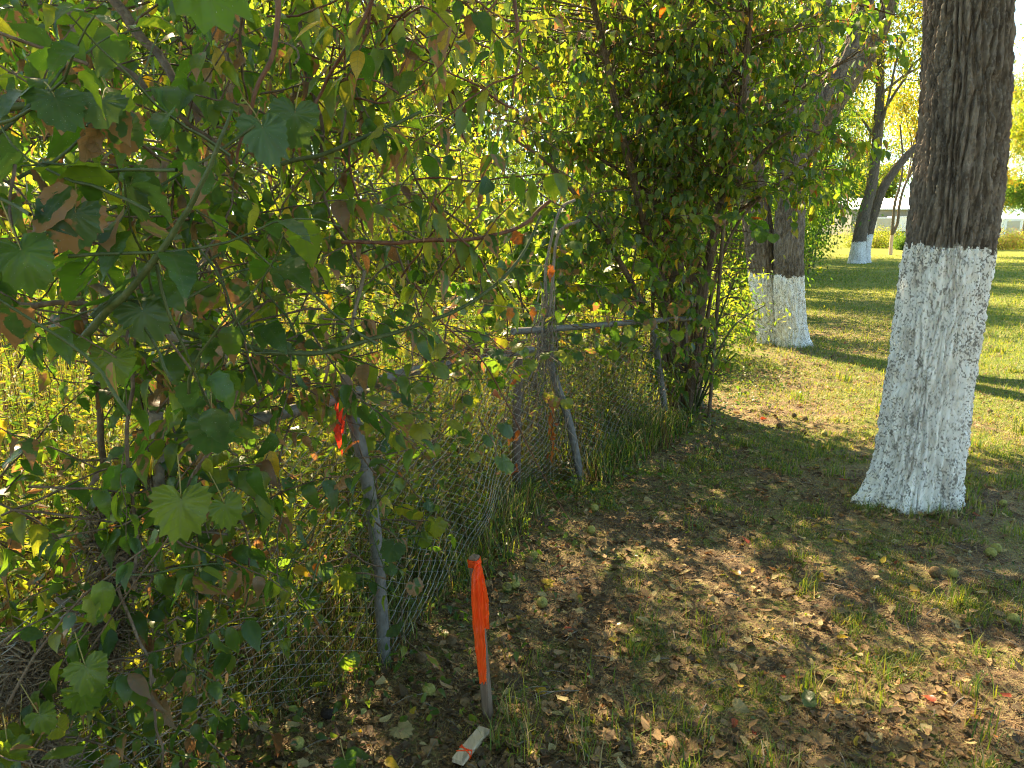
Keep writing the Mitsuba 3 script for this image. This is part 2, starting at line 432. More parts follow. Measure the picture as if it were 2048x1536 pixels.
LANCES = [ovate(0.34, 8, 0.30, 0.30, 0.3, 0.75, 0.03, 8), ovate(0.38, 8, 0.20, 0.45, -0.4, 0.75, 0.03, 9), ovate(0.30, 8, 0.40, 0.20, 0.6, 0.8, 0.03, 10)]
HEARTS = [grape(i, 0.035, 0.25 + 0.12 * (i % 3), 0.05, 30) for i in range(4)]
GRAPES = [grape(i + 9, 0.065, 0.18 + 0.12 * (i % 3), 0.16, 40) for i in range(4)]
CURLED = [curled(i, 0.7 + 0.12 * i, 0.5 + 0.07 * (i % 3)) for i in range(9)]
LITTER = [curled(i + 20, 0.45 + 0.13 * i, 0.55 + 0.08 * (i % 3), 4) for i in range(9)] + [ovate(0.6, 4, 0.25, 0.3, 0.4, 0.7, 0.06, 51), ovate(0.5, 4, 0.1, 0.1, -0.3, 0.7, 0.06, 52)]
SMALL_OVALS = [ovate(0.52, 4, 0.3, 0.3, 0.2, 0.72, 0, 11), ovate(0.48, 4, 0.15, 0.15, -0.3, 0.74, 0, 12), ovate(0.44, 4, 0.5, 0.6, 0.7, 0.78, 0, 18), ovate(0.58, 4, 0.1, 0.45, -0.8, 0.68, 0, 19)]


def frames(along, normal):
    x = unit(along)
    z = unit(normal - x * (normal * x).sum(-1, keepdims=True))
    return np.stack([x, np.cross(z, x), z], -1)                   # columns


def scatter(templates, pos, along, normal, size, uid, rng):
    """copies of the leaf templates as (vertices, triangles, uv, number of vertices and triangles of each leaf)"""
    R = frames(along, normal)
    which = rng.integers(0, len(templates), len(pos))
    out = []
    for k, (tv, tf, tu) in enumerate(templates):
        m = np.nonzero(which == k)[0]
        if not len(m):
            continue
        v = np.einsum('nij,kj->nki', R[m], tv) * np.asarray(size)[m, None, None] + pos[m, None]
        uv = np.broadcast_to(tu, (len(m), *tu.shape)).copy()
        uv[..., 0] += np.asarray(uid, float)[m, None]
        out.append((m, v, tf, uv))
    return out


def leaf_mesh(groups):
    vs, fs, us, at = [], [], [], 0
    for m, v, tf, uv in groups:
        n, k = v.shape[:2]
        vs.append(v.reshape(-1, 3))
        us.append(uv.reshape(-1, 2))
        fs.append((tf[None] + (np.arange(n) * k)[:, None, None]).reshape(-1, 3) + at)
        at += n * k
    return np.vstack(vs), np.vstack(fs), np.vstack(us)


def leaves_shape(groups, bsdf, smooth=True):
    v, f, u = leaf_mesh(groups)
    return mikit.ply((v, f), bsdf, smooth=smooth, uv=u)


class Leaves:
    """the leaves of one plant"""

    def __init__(self, seed):
        self.rng = np.random.default_rng(seed)
        self.rows = []                                            # (templates id, pos, along, normal, size, uid)
        self.sets = []

    def add(self, templates, pos, along, normal, size, kind):
        pos = np.atleast_2d(pos)
        n = len(pos)
        kind = np.broadcast_to(kind, (n,))
        uid = kind * 1000 + self.rng.integers(0, 1000, n)
        self.sets.append((templates, pos, np.broadcast_to(along, (n, 3)), np.broadcast_to(normal, (n, 3)), np.broadcast_to(size, (n,)), uid))

    def build(self, key, bsdf, largest=300, name='leaf', rest='foliage', hide=False):
        one, many, cost = [], [], []
        for si, (t, pos, al, no, sz, uid) in enumerate(self.sets):
            u, v, z = project(pos + unit(al) * sz[:, None] * 0.5)
            px = np.where((z > 0.1) & (u > -20) & (u < 2068) & (v > -20) & (v < 1556), F * sz / np.maximum(z, 0.1), 0)
            cost.append(np.stack([px, np.full(len(px), si), np.arange(len(px))], 1))
        cost = np.vstack(cost)
        order = cost[np.argsort(-cost[:, 0], kind='stable')]
        big = order[:largest]
        big = big[big[:, 0] > 9]
        for si, (t, pos, al, no, sz, uid) in enumerate(self.sets):
            sel = big[big[:, 1] == si][:, 2].astype(int)
            mask = np.ones(len(pos), bool)
            mask[sel] = False
            for m, lst in ((sel, one), (np.nonzero(mask)[0], many)):
                if len(m):
                    lst.append(scatter(t, pos[m], al[m], no[m], sz[m], uid[m], self.rng))
        for g in one:
            for m, v, tf, uv in g:
                for i in range(len(v)):
                    part(key, name, mikit.ply((v[i], tf), bsdf, smooth=True, uv=uv[i]))
        if many:
            part(key, rest, leaves_shape([x for g in many for x in g], bsdf), kind='stuff')


def pick(rng, n, weights):
    ks = list(weights)
    w = np.array([weights[k] for k in ks], float)
    return rng.choice(ks, n, p=w / w.sum())


def rand_dirs(rng, n):
    return unit(rng.normal(size=(n, 3)))


def wander(rng, p0, d0, length, n=10, bend=0.25, gravity=-0.25):
    """a growing line: starts at p0 along d0, bends at random and sags"""
    p, d = [np.asarray(p0, float)], unit(np.asarray(d0, float))
    step = length / (n - 1)
    for i in range(n - 1):
        d = unit(d + rng.normal(0, bend, 3) * 0.35 + np.array([0, 0, gravity * step * 2.0]))
        p.append(p[-1] + d * step)
    return np.array(p)


def along_line(pts, spacing, rng, start=0.1):
    """points and directions every spacing metres along a line"""
    seg = np.linalg.norm(np.diff(pts, axis=0), axis=1)
    acc = np.concatenate([[0], np.cumsum(seg)])
    s = np.arange(acc[-1] * start + spacing * 0.5, acc[-1], spacing)
    if not len(s):
        s = np.array([acc[-1] * 0.8])
    s = np.clip(s + rng.uniform(-0.2, 0.2, len(s)) * spacing, 0, acc[-1])
    p = np.stack([np.interp(s, acc, pts[:, k]) for k in range(3)], 1)
    i = np.clip(np.searchsorted(acc, s) - 1, 0, len(seg) - 1)
    return p, unit((pts[1:] - pts[:-1])[i])


def dress(L, pts, rng, templates, size, kinds, spacing=0.045, pairs=True, droop=0.8, stalk=0.01, spread=0.8, start=0.1, keep=1.0):
    """leaves along a twig, in pairs on both sides, tips hanging"""
    p, d = along_line(pts, spacing, rng, start)
    for sgn in ((1, -1) if pairs else (1,)):
        n = len(p)
        sd = np.cross(d, [0, 0, 1.0]) + rng.normal(0, 0.35, (n, 3))
        sd = unit(sd) * (sgn if pairs else rng.choice([-1, 1], n)[:, None])
        al = unit(d * 0.35 + sd * spread + np.array([0, 0, -droop]) * rng.uniform(0.3, 1.3, (n, 1)) + rng.normal(0, 0.22, (n, 3)))
        no = unit(np.array([0, 0, 1.0]) + sd * 0.7 * rng.uniform(0, 1.2, (n, 1)) + rng.normal(0, 0.35, (n, 3)))
        ok = rng.random(n) < keep
        if ok.any():
            L.add(templates, (p + sd * stalk)[ok], al[ok], no[ok], (size * rng.uniform(0.6, 1.15, n))[ok], pick(rng, n, kinds)[ok])

# ------------------------------------------------------------------ the ground
FENCE0, FDIR = np.array([1.27, 6.0]), unit(np.array([0.497, 0.868]))


def side(x, y):
    """metres to the right (lawn side) of the fence line"""
    return (np.asarray(x) - FENCE0[0]) * FDIR[1] - (np.asarray(y) - FENCE0[1]) * FDIR[0]


def gz(x, y):
    x, y = np.asarray(x, float), np.asarray(y, float)
    q = np.stack([x, y, 0 * x], -1)
    near = np.clip(1.3 - np.hypot(x, y - 4) / 30, 0.0, 1)
    h = 0.050 * (nfbm(q * 0.9, 3, 3) - 0.5) + 0.030 * (nfbm(q * 5.0, 3, 8) - 0.5)
    return h * near + 0.05 * np.exp(-((x - 2.35) ** 2 + (y - 4.1) ** 2) / 0.5)


def graded(lo, hi, fine_lo, fine_hi, step, grow=1.12):
    a = list(np.arange(fine_lo, fine_hi, step))
    s = step
    while a[-1] < hi:
        s *= grow
        a.append(a[-1] + s)
    s = step
    while a[0] > lo:
        s *= grow
        a.insert(0, a[0] - s)
    return np.array(a)


gx, gy = graded(-900, 900, -3.0, 6.0, 0.05), graded(-400, 1200, 1.2, 9.0, 0.05)
X, Y = np.meshgrid(gx, gy)
Z = gz(X, Y)
nxg = len(gx)
ii, jj = np.meshgrid(np.arange(len(gy) - 1), np.arange(nxg - 1), indexing='ij')
quads = np.stack([ii * nxg + jj, ii * nxg + jj + 1, (ii + 1) * nxg + jj + 1, (ii + 1) * nxg + jj], -1).reshape(-1, 4)
struct('ground', mikit.ply((np.stack([X, Y, Z], -1).reshape(-1, 3), quads), 'soil', smooth=True))


# ------------------------------------------------------------------ trees
def bark_trunk(path, radii, ridges, depth, nang, nh, flare=0.3, lobes=(), seed=0, breakup=1.0):
    p = curve(path, nh)
    r = np.interp(np.linspace(0, 1, nh), np.linspace(0, 1, len(radii)), radii)
    t = unit(np.gradient(p, axis=0))
    a = unit(np.cross(t, np.cross([1.0, 0, 0], t) * 0 + [0, 1.0, 0]))
    b = np.cross(t, a)
    th = np.arange(nang) * 2 * np.pi / nang
    TH, H = np.meshgrid(th, np.arange(nh))
    L = np.concatenate([[0], np.cumsum(np.linalg.norm(np.diff(p, axis=0), axis=1))])[H]
    rm = radii[0] / 0.24
    q = np.stack([np.cos(TH) * 2.6 * rm, np.sin(TH) * 2.6 * rm, L * 2.1], -1)
    w1 = nfbm(q, 3, seed) - 0.5
    w2 = nfbm(q + 31.7, 3, seed + 5) - 0.5
    base = TH * ridges / (2 * np.pi)
    groove = lambda u, w: np.exp(-((np.abs((u % 1.0) - 0.5)) / w) ** 2)
    wide = 0.13 + 0.10 * nfbm(q * 2.3 + 7, 2, seed + 3)
    g = np.maximum(groove(base + 3.4 * w1, wide), 0.9 * groove(base + 0.37 + 3.8 * w2, wide))
    q2 = np.stack([np.cos(TH) * 11 * rm, np.sin(TH) * 11 * rm, L * 16], -1)
    crack = nfbm(q2, 3, seed + 9) - 0.5
    q3 = np.stack([np.cos(TH) * 38 * rm, np.sin(TH) * 38 * rm, L * 60], -1)
    h = 1.0 - g + 0.75 * crack * breakup + 0.42 * (nnoise(q3, seed + 12) - 0.5)
    big = nfbm(np.stack([np.cos(TH) * 1.2, np.sin(TH) * 1.2, L * 1.1], -1), 2, seed + 20) - 0.5
    z0 = L
    fl = 1 + flare * np.exp(-z0 / 0.18)
    for ang, amt, spread in lobes:
        dth = (TH - ang + np.pi) % (2 * np.pi) - np.pi
        fl = fl + amt * np.exp(-(dth / spread) ** 2) * np.exp(-z0 / 0.15)
    R = r[H] * fl * (1 + 0.10 * big) + depth * (h - 0.6)
    v = p[H] + R[..., None] * (np.cos(TH)[..., None] * a[H] + np.sin(TH)[..., None] * b[H])
    i, j = np.meshgrid(np.arange(nh - 1), np.arange(nang), indexing='ij')
    f = np.stack([i * nang + j, i * nang + (j + 1) % nang, (i + 1) * nang + (j + 1) % nang, (i + 1) * nang + j], -1).reshape(-1, 4)
    return v.reshape(-1, 3), f


def split_paint(v, f, line, seed, ragged=0.05):
    """the painted foot and the bare bark above it, along a ragged edge"""
    c = v[f].mean(1)
    e = line + ragged * 2 * (nfbm(c * [9, 9, 2.0], 3, seed) - 0.5) + ragged * 1.6 * (nnoise(c * [42, 42, 6.0], seed + 3) - 0.5)
    low = c[:, 2] < e
    return (v, f[low]), (v, f[~low])


def compact(v, f):
    u, inv = np.unique(f, return_inverse=True)
    return v[u], inv.reshape(f.shape)


def limbs_and_crown(key, trunk, rng, bark, leafset, n_limb, crown_c, crown_r, n_leaf, leaf_size, kinds, clump=0.45, limb_r=0.06, low=0.3, sub=6, templates=None, bsdf='far_leaf', droop=0.5, hang=0.0):
    """limbs from the trunk out into the crown, branches on them, leaves in clumps at the branches' ends"""
    trunk = np.asarray(trunk)
    ends, wood = [], []
    for k in range(n_limb):
        s = low + (1 - low) * (k + rng.random()) / n_limb
        i = s * (len(trunk) - 1)
        p0 = trunk[int(i)] + (trunk[min(int(i) + 1, len(trunk) - 1)] - trunk[int(i)]) * (i % 1)
        d = rand_dirs(rng, 1)[0]
        d[2] = abs(d[2]) * 1.3 - 0.5 + s * 0.5
        tgt = crown_c + unit(d) * crown_r * rng.uniform(0.6, 0.95)
        if tgt[2] < p0[2] - 1.0:
            tgt[2] = p0[2] - rng.uniform(0, 1.0)
        m = (p0 + tgt) / 2 + np.array([0, 0, 0.12 * np.linalg.norm(tgt - p0)]) + rng.normal(0, 0.15, 3)
        pts = curve([p0, m, tgt], 8)
        pts[1:] += rng.normal(0, 0.03, (7, 3)) * np.linalg.norm(tgt - p0) * 0.3
        wood.append((tube(pts, np.linspace(limb_r, limb_r * 0.25, 8), 6), 0))
        for b in range(sub):
            q = pts[rng.integers(3, 8)]
            l = rng.uniform(0.25, 0.6) * crown_r.mean() * 0.7
            e = q + unit(rand_dirs(rng, 1)[0] + unit(tgt - p0) * 0.7 + [0, 0, -hang]) * l
            mid = (q + e) / 2 + rng.normal(0, 0.06, 3) * l
            wood.append((tube([q, mid, e], [limb_r * 0.28, limb_r * 0.18, limb_r * 0.06], 4, False), 1))
            ends += [e, (mid + e) / 2, mid]
    for (vf, lvl) in [w for w in wood if w[1] == 0]:
        part(key, 'limb', mikit.ply(vf, bark, smooth=True))
    tw = [w[0] for w in wood if w[1] == 1]
    if tw:
        part(key, 'branches', mikit.ply(join(tw), bark, smooth=True), kind='stuff')
    ends = np.array(ends)
    wgt = rng.random(len(ends)) ** 1.2
    c = rng.choice(len(ends), n_leaf, p=wgt / wgt.sum())
    off = rng.normal(0, 1, (n_leaf, 3)) * clump * (0.6 + 0.8 * rng.random(len(ends)))[c][:, None]
    off[:, 2] *= 0.75
    pos = ends[c] + off
    al = unit(rand_dirs(rng, n_leaf) + unit(off) * 0.5 + [0, 0, -droop])
    no = unit(rand_dirs(rng, n_leaf) * 0.8 + [0, 0, 1.0])
    tone = rng.integers(0, 4, len(ends))[c]
    ks = pick(rng, n_leaf, kinds)
    alt = pick(rng, len(ends), kinds)[c]
    ks = np.where(rng.random(n_leaf) < 0.55, alt, ks)
    g = scatter(templates or [RH, RH2], pos, al, no, leaf_size * rng.uniform(0.6, 1.2, n_leaf), ks * 1000 + rng.integers(0, 1000, n_leaf), rng)
    part(key, 'crown', leaves_shape(g, bsdf, smooth=False), kind='stuff')


# the big tree on the right
rng = np.random.default_rng(11)
k = thing('walnut_tree', 'large dark furrowed tree trunk with a white painted foot, nearest the camera', 'tree')
b0 = np.array([2.36, 4.22, -0.06])
big_path = [b0, P(1853, 800, 4.22), P(1900, 490, 4.24), P(1926, 250, 4.26), P(1936, 0, 4.28), P(1942, -250, 4.3), P(1940, -700, 4.3), P(1950, -1100, 4.4)]
big_r = [0.222, 0.215, 0.211, 0.201, 0.193, 0.19, 0.18, 0.15]
v, f = bark_trunk(big_path, big_r, 33, 0.034, 300, 540, 0.10, ((0.08, 1.25, 0.42), (0.85, 0.55, 0.28), (1.3, 0.35, 0.4), (3.3, 0.04, 0.4), (4.6, 0.3, 0.5)), 4)
low, high = split_paint(v, f, 1.50, 2, 0.045)
part(k, 'trunk', mikit.ply(compact(*high), 'walnut_bark', smooth=True))
part(k, 'painted_foot', mikit.ply(compact(*low), 'lime_paint', smooth=True), 'white lime paint brushed over rough bark')
limbs_and_crown(k, curve(big_path, 30)[20:], rng, 'walnut_bark', None, 9, np.array([2.6, 3.4, 8.6]), np.array([5.6, 5.2, 3.2]), 12000, 0.18, {1: 4, 2: 4, 0: 2, 3: 1}, 0.5, 0.09, 0.2)

# the row of trees goes on behind the camera: its crowns shade the path
for n, (x, y, r, lab) in enumerate([(0.6, -5.2, 5.2, 'tree of the row standing behind the viewer, nearer one'), (-4.4, -1.6, 4.0, 'tree standing behind the viewer on the fence side'), (5.5, -7.0, 5.5, 'tree standing behind the viewer on the lawn side')]):
    rng = np.random.default_rng(150 + n)
    k = thing('row_tree', lab, 'tree')
    tr = curve([[x, y, -0.05], [x + 0.1, y, 2.5], [x, y - 0.1, 5.0], [x + 0.1, y, 8.5]], 16)
    part(k, 'trunk', mikit.ply(tube(tr, np.linspace(0.22, 0.08, 16), 12), 'walnut_bark', smooth=True))
    limbs_and_crown(k, tr, rng, 'walnut_bark', None, 12, np.array([x, y, 6.6]), np.array([r, r, 3.6]), 12000, 0.19, {1: 4, 2: 3, 0: 3}, 0.55, 0.08, 0.35)

# the double tree behind it
k = thing('walnut_tree', 'twin trunk tree with white painted feet, standing beside the hedge', 'tree')
q0 = np.array([3.95, 10.45, -0.05])
pa = [P(1586, 690, 10.3) * [1, 1, 0] + [0, 0, -0.05], P(1578, 560, 10.3), P(1580, 430, 10.4), P(1592, 250, 10.6), P(1628, 60, 10.8), P(1650, -120, 11), P(1680, -500, 11)]
pb = [P(1551, 688, 10.6) * [1, 1, 0] + [0, 0, -0.05], P(1528, 560, 10.65), P(1514, 440, 10.7), P(1490, 250, 10.9), P(1470, 60, 11), P(1440, -150, 11.1), P(1420, -400, 11.2)]
for n, (pp, rr, sd) in enumerate(((pa, [0.205, 0.19, 0.185, 0.18, 0.17, 0.15, 0.10], 31), (pb, [0.205, 0.20, 0.185, 0.175, 0.16, 0.14, 0.10], 37))):
    v, f = bark_trunk(pp, rr, 20, 0.022, 120, 320, 0.16, ((4.4, 0.35, 0.4), (5.4, 0.25, 0.4), (3.2, 0.3, 0.5)), sd)
    low, high = split_paint(v, f, 0.96 + 0.03 * n, 5 + n, 0.035)
    part(k, 'trunk', mikit.ply(compact(*high), 'walnut_bark', smooth=True))
    part(k, 'painted_foot', mikit.ply(compact(*low), 'lime_paint', smooth=True))
for pts, r0, r1 in (([P(1600, 330, 10.6), P(1665, 215, 10.3), P(1730, 120, 10.1), P(1775, 20, 9.9), P(1830, -160, 9.8)], 0.125, 0.085),
                    ([P(1608, 230, 10.7), P(1680, 140, 10.9), P(1725, 30, 11), P(1750, -120, 11.2)], 0.14, 0.09)):
    part(k, 'limb', mikit.ply(bark_trunk(pts, [r0, (r0 + r1) / 2, r1], 12, 0.014, 60, 120, 0, (), 50), 'walnut_bark', smooth=True))
rng = np.random.default_rng(12)
limbs_and_crown(k, curve(pa, 30)[18:], rng, 'walnut_bark', None, 12, np.array([4.4, 10.6, 8.2]), np.array([3.6, 3.6, 3.6]), 11000, 0.13, {1: 4, 2: 4, 0: 3, 3: 0.6}, 0.42, 0.06, 0.1)

# the leaning tree of two stems far down the row
k = thing('walnut_tree', 'leaning two stemmed tree with a white painted foot, far down the lawn', 'tree')
pa = [P(1713, 527, 35) * [1, 1, 0] + [0, 0, -0.05], P(1717, 490, 35), P(1728, 430, 35), P(1745, 360, 35.2), P(1758, 230, 35.5), P(1762, 80, 36), P(1768, -100, 36)]
pb = [P(1728, 521, 35.8) * [1, 1, 0] + [0, 0, -0.05], P(1731, 490, 35.8), P(1746, 430, 35.8), P(1770, 370, 35.8), P(1815, 310, 36), P(1860, 270, 36.3), P(1940, 180, 37)]
for n, (pp, rr) in enumerate(((pa, [0.36, 0.30, 0.25, 0.22, 0.20, 0.14, 0.08]), (pb, [0.28, 0.25, 0.22, 0.19, 0.15, 0.11, 0.06]))):
    v, f = bark_trunk(pp, rr, 26, 0.03, 70, 160, 0.20, (), 61 + n)
    low, high = split_paint(v, f, 0.98 + 0.3 * n, 15 + n, 0.05)
    part(k, 'trunk', mikit.ply(compact(*high), 'far_bark', smooth=True))
    part(k, 'painted_foot', mikit.ply(compact(*low), 'lime_paint', smooth=True))
rng = np.random.default_rng(13)
limbs_and_crown(k, curve(pa, 20)[11:], rng, 'far_bark', None, 14, np.array([17.5, 36, 8.6]), np.array([4.5, 4.5, 5.0]), 12000, 0.20, {2: 6, 1: 3, 3: 2}, 0.7, 0.07, 0.0)

k = thing('young_tree', 'slender forked young tree with a pale pink painted foot on the far lawn', 'tree')
st = [P(1781, 508, 46) * [1, 1, 0], P(1782, 490, 46), P(1784, 470, 46)]
v, f = tube(curve(st, 14), np.linspace(0.11, 0.10, 14), 12)
part(k, 'painted_foot', mikit.ply((v, f), 'pink_paint', smooth=40))
for pts in ([P(1784, 471, 46), P(1786, 445, 46), P(1790, 405, 46), P(1800, 370, 46), P(1806, 320, 46), P(1800, 250, 46)],
            [P(1785, 467, 46), P(1795, 446, 46), P(1799, 410, 46), P(1808, 375, 46), P(1826, 335, 46), P(1842, 290, 46)]):
    part(k, 'stem', mikit.ply(tube(curve(pts, 16), np.linspace(0.10, 0.045, 16), 8), 'far_bark', smooth=True))
rng = np.random.default_rng(14)
limbs_and_crown(k, curve(pts, 10)[5:], rng, 'far_bark', None, 8, np.array([24.6, 46, 7.5]), np.array([3.2, 3.2, 3.6]), 6500, 0.22, {2: 6, 3: 3, 1: 2}, 0.6, 0.04, 0.0)

# more trees on the lawn side, in the distance
RIGHT = [(33.5, 47, 11, 4.2, {2: 6, 3: 0.8, 1: 4}, 'yellow green tree on the far right of the lawn, partly hidden by the large trunk'),
         (41, 62, 14, 5.0, {2: 5, 3: 1.2, 1: 4}, 'yellowing tree at the right edge, furthest right above the white trailer'),
         (30, 66, 13, 5.0, {2: 5, 1: 3, 3: 1}, 'yellow green tree standing behind the young forked tree'),
         (48, 70, 13, 4.6, {2: 5, 3: 0.8, 1: 4}, 'low branched yellow green tree at the right edge above the white trailer'),
         (86, 128, 11, 6.0, {0: 5, 6: 4}, 'dark bluish green tree behind the white trailer at the right edge'),
         (76, 124, 12, 6.0, {2: 5, 3: 2, 5: 0.6}, 'orange tinged tree behind the white trailer, beside the dark bluish one')]
for n, (x, y, h, r, kinds, lab) in enumerate(RIGHT):
    rng = np.random.default_rng(200 + n)
    k = thing('lawn_tree', lab, 'tree')
    tr = curve([[x, y, -0.05], [x + 0.1, y, h * 0.3], [x - 0.2, y, h * 0.6], [x, y, h * 0.85]], 12)
    part(k, 'trunk', mikit.ply(tube(tr, np.linspace(0.22, 0.06, 12), 10), 'far_bark', smooth=True))
    limbs_and_crown(k, tr, rng, 'far_bark', None, 14, np.array([x, y, h * (0.60 if y < 100 else 0.5)]), np.array([r, r, h * (0.40 if y < 100 else 0.48)]), 9000, 0.24 * max(1, y / 70), kinds, 0.75, 0.06, 0.3)

# far woodland behind the trailers
for n, x in enumerate(np.arange(60, 260, 9.5)):
    rng = np.random.default_rng(300 + n)
    y = 215 + rng.uniform(-14, 14)
    h, r = rng.uniform(13, 22), rng.uniform(5, 7.5)
    k = thing('woodland_tree', 'hazy distant tree in the woodland line behind the trailers', 'tree', 'distant woodland trees behind the trailers')
    tr = curve([[x, y, -0.1], [x, y, h * 0.4], [x + rng.normal(), y, h * 0.85]], 6)
    part(k, 'trunk', mikit.ply(tube(tr, np.linspace(0.35, 0.1, 6), 6), 'far_bark', smooth=True))
    limbs_and_crown(k, tr, rng, 'far_bark', None, 8, np.array([x, y, h * 0.55]), np.array([r, r, h * 0.45]), 2200, 1.25, {1: 4, 2: 3, 6: 2}, 1.3, 0.1, 0.2)

# woods beyond the meadow on the left
LOOKS = [('tall yellow green tree in the wood beyond the meadow', {2: 3.5, 1: 5, 0: 2, 3: 0.4}), ('tall green tree in the wood beyond the meadow', {1: 6, 2: 3, 0: 2}),
         ('dark green ivy clad tree in the wood beyond the meadow', {0: 6, 6: 3, 1: 2})]
WOODS = [(-25, 27, 13, 4.2, 0), (-20.5, 23, 12, 3.8, 0), (-17.0, 28, 14, 4.4, 1), (-13.2, 23.5, 12.5, 3.6, 0), (-10.6, 29, 14.5, 4.4, 0), (-7.2, 24, 12.5, 3.4, 0),
         (-4.6, 29, 14, 4.0, 1), (-1.2, 24.5, 11.5, 1.7, 2), (1.6, 30, 14, 3.8, 0), (4.6, 27, 13, 3.6, 0), (8.0, 31, 14, 4.0, 1), (-14, 37, 17, 5.5, 0), (-5, 38, 17, 5.5, 0), (3.5, 40, 17, 5.5, 0), (11.0, 40, 16, 4.5, 0),
         (-23, 37, 17, 5.5, 1), (-31, 34, 16, 5.5, 0), (-9.0, 21, 8.5, 2.6, 0), (-15.5, 20.5, 8, 2.6, 1), (2.6, 23, 9, 2.4, 0), (-3.4, 21.5, 8, 2.2, 0)]
for n, (x, y, h, r, kind) in enumerate(WOODS):
    x, y, h, r = x * (y + 8) / y, y + 8, h * 1.18, r * 1.2
    rng = np.random.default_rng(400 + n)
    k = thing('wood_tree', LOOKS[kind][0], 'tree', {0: 'yellow green trees of the wood beyond the meadow', 1: 'green trees of the wood beyond the meadow', 2: None}[kind])
    lean = rng.normal(0, 0.5)
    tr = curve([[x, y, -0.05], [x + lean * 0.4, y, h * 0.3], [x + lean, y, h * 0.6], [x + lean * 1.2, y, h * 0.9]], 12)
    part(k, 'trunk', mikit.ply(tube(tr, np.linspace(0.20 if kind < 2 else 0.26, 0.05, 12), 10), 'far_bark', smooth=True))
    limbs_and_crown(k, tr, rng, 'far_bark', None, 16, np.array([x + lean, y, h * 0.56]), np.array([r, r, h * 0.44]), int(21000 * min(1, 33 / y)) if kind < 2 else 15000, 0.225 * max(1, y / 33), LOOKS[kind][1], 0.7, 0.055, 0.15, 7)



# ------------------------------------------------------------------ shrubs
def shrub(name, label, cat, x, y, h, r, n_leaf, size, kinds, seed, group=None, stems=7, bark='twig', templates=None, bsdf='far_leaf', clump=0.25, low=0.0):
    rng = np.random.default_rng(seed)
    k = thing(name, label, cat, group)
    wood, ends = [], []
    for s in range(stems):
        a = rng.uniform(0, 2 * np.pi)
        rr = r * math.sqrt(rng.random())
        top = np.array([x + math.cos(a) * rr, y + math.sin(a) * rr, h * rng.uniform(0.7, 1.0)])
        b = np.array([x + math.cos(a) * rr * 0.2, y + math.sin(a) * rr * 0.2, gz(x, y) - 0.03])
        m = (b * 0.55 + top * 0.45) + np.array([-math.cos(a), -math.sin(a), 0]) * 0.15 * r + [0, 0, 0.1 * h]
        pts = curve([b, m, top], 9)
        part(k, 'stem', mikit.ply(tube(pts, np.linspace(0.012 + 0.006 * h, 0.004, 9), 6), bark, smooth=True))
        for t in range(9):
            q = pts[rng.integers(2 + int(5 * low), 9)]
            e = q + unit(rand_dirs(rng, 1)[0] + [math.cos(a) * 0.5, math.sin(a) * 0.5, 0.1]) * rng.uniform(0.2, 0.55) * r
            e[2] = max(e[2], 0.15)
            wood.append(tube([q, (q + e) / 2 + rng.normal(0, 0.03, 3), e], [0.006, 0.005, 0.003], 3, False))
            ends += [e, (q + e) / 2]
    part(k, 'twigs', mikit.ply(join(wood), bark, smooth=True), kind='stuff')
    ends = np.array(ends)
    c = rng.integers(0, len(ends), n_leaf)
    off = rng.normal(0, clump, (n_leaf, 3))
    pos = ends[c] + off
    pos[:, 2] = np.abs(pos[:, 2] - 0.05) + 0.05
    al = unit(rand_dirs(rng, n_leaf) + unit(off) * 0.4 + [0, 0, -0.6])
    no = unit(rand_dirs(rng, n_leaf) * 0.7 + [0, 0, 1.0])
    g = scatter(templates or [RH, RH2], pos, al, no, size * rng.uniform(0.6, 1.2, n_leaf), pick(rng, n_leaf, kinds) * 1000 + rng.integers(0, 1000, n_leaf), rng)
    part(k, 'foliage', leaves_shape(g, bsdf, smooth=False), kind='stuff')
    return k


# the hedge along the fence line beyond the fence's end
HEDGE = [(2.22, 8.9, 0.95, 0.30, 1900, 0.07), (2.46, 9.6, 0.9, 0.32, 1800, 0.07), (3.6, 12.4, 3.2, 1.1, 6000, 0.10), (4.5, 14.6, 3.6, 1.3, 6000, 0.10), (5.7, 17.2, 3.8, 1.4, 6000, 0.11), (6.9, 20.2, 4.2, 1.6, 6000, 0.12),
         (8.4, 23.4, 4.4, 1.7, 6000, 0.13), (9.9, 26.6, 4.6, 1.8, 6000, 0.14), (11.5, 30.0, 4.4, 1.9, 6000, 0.15)]
for n, (x, y, h, r, m, s) in enumerate(HEDGE):
    shrub('hedge_shrub', ['low leafy shrub at the left foot of the twin trunk tree, nearer one', 'low leafy shrub at the left foot of the twin trunk tree, farther one', 'dark hedge shrub right behind the twin trunk tree'][n] if n < 3 else ['second', 'third', 'fourth', 'fifth', 'sixth', 'last'][n - 3] + ' dark green shrub of the hedge, counted from the twin trunk tree down the field', 'shrub', x, y, h, r, m, s,
          {0: 5, 1: 3, 6: 2, 2: 0.8} if n > 1 else {1: 4, 0: 3, 2: 2}, 500 + n, 'low shrubs by the twin trunk tree' if n < 2 else 'shrubs of the hedge down the field')
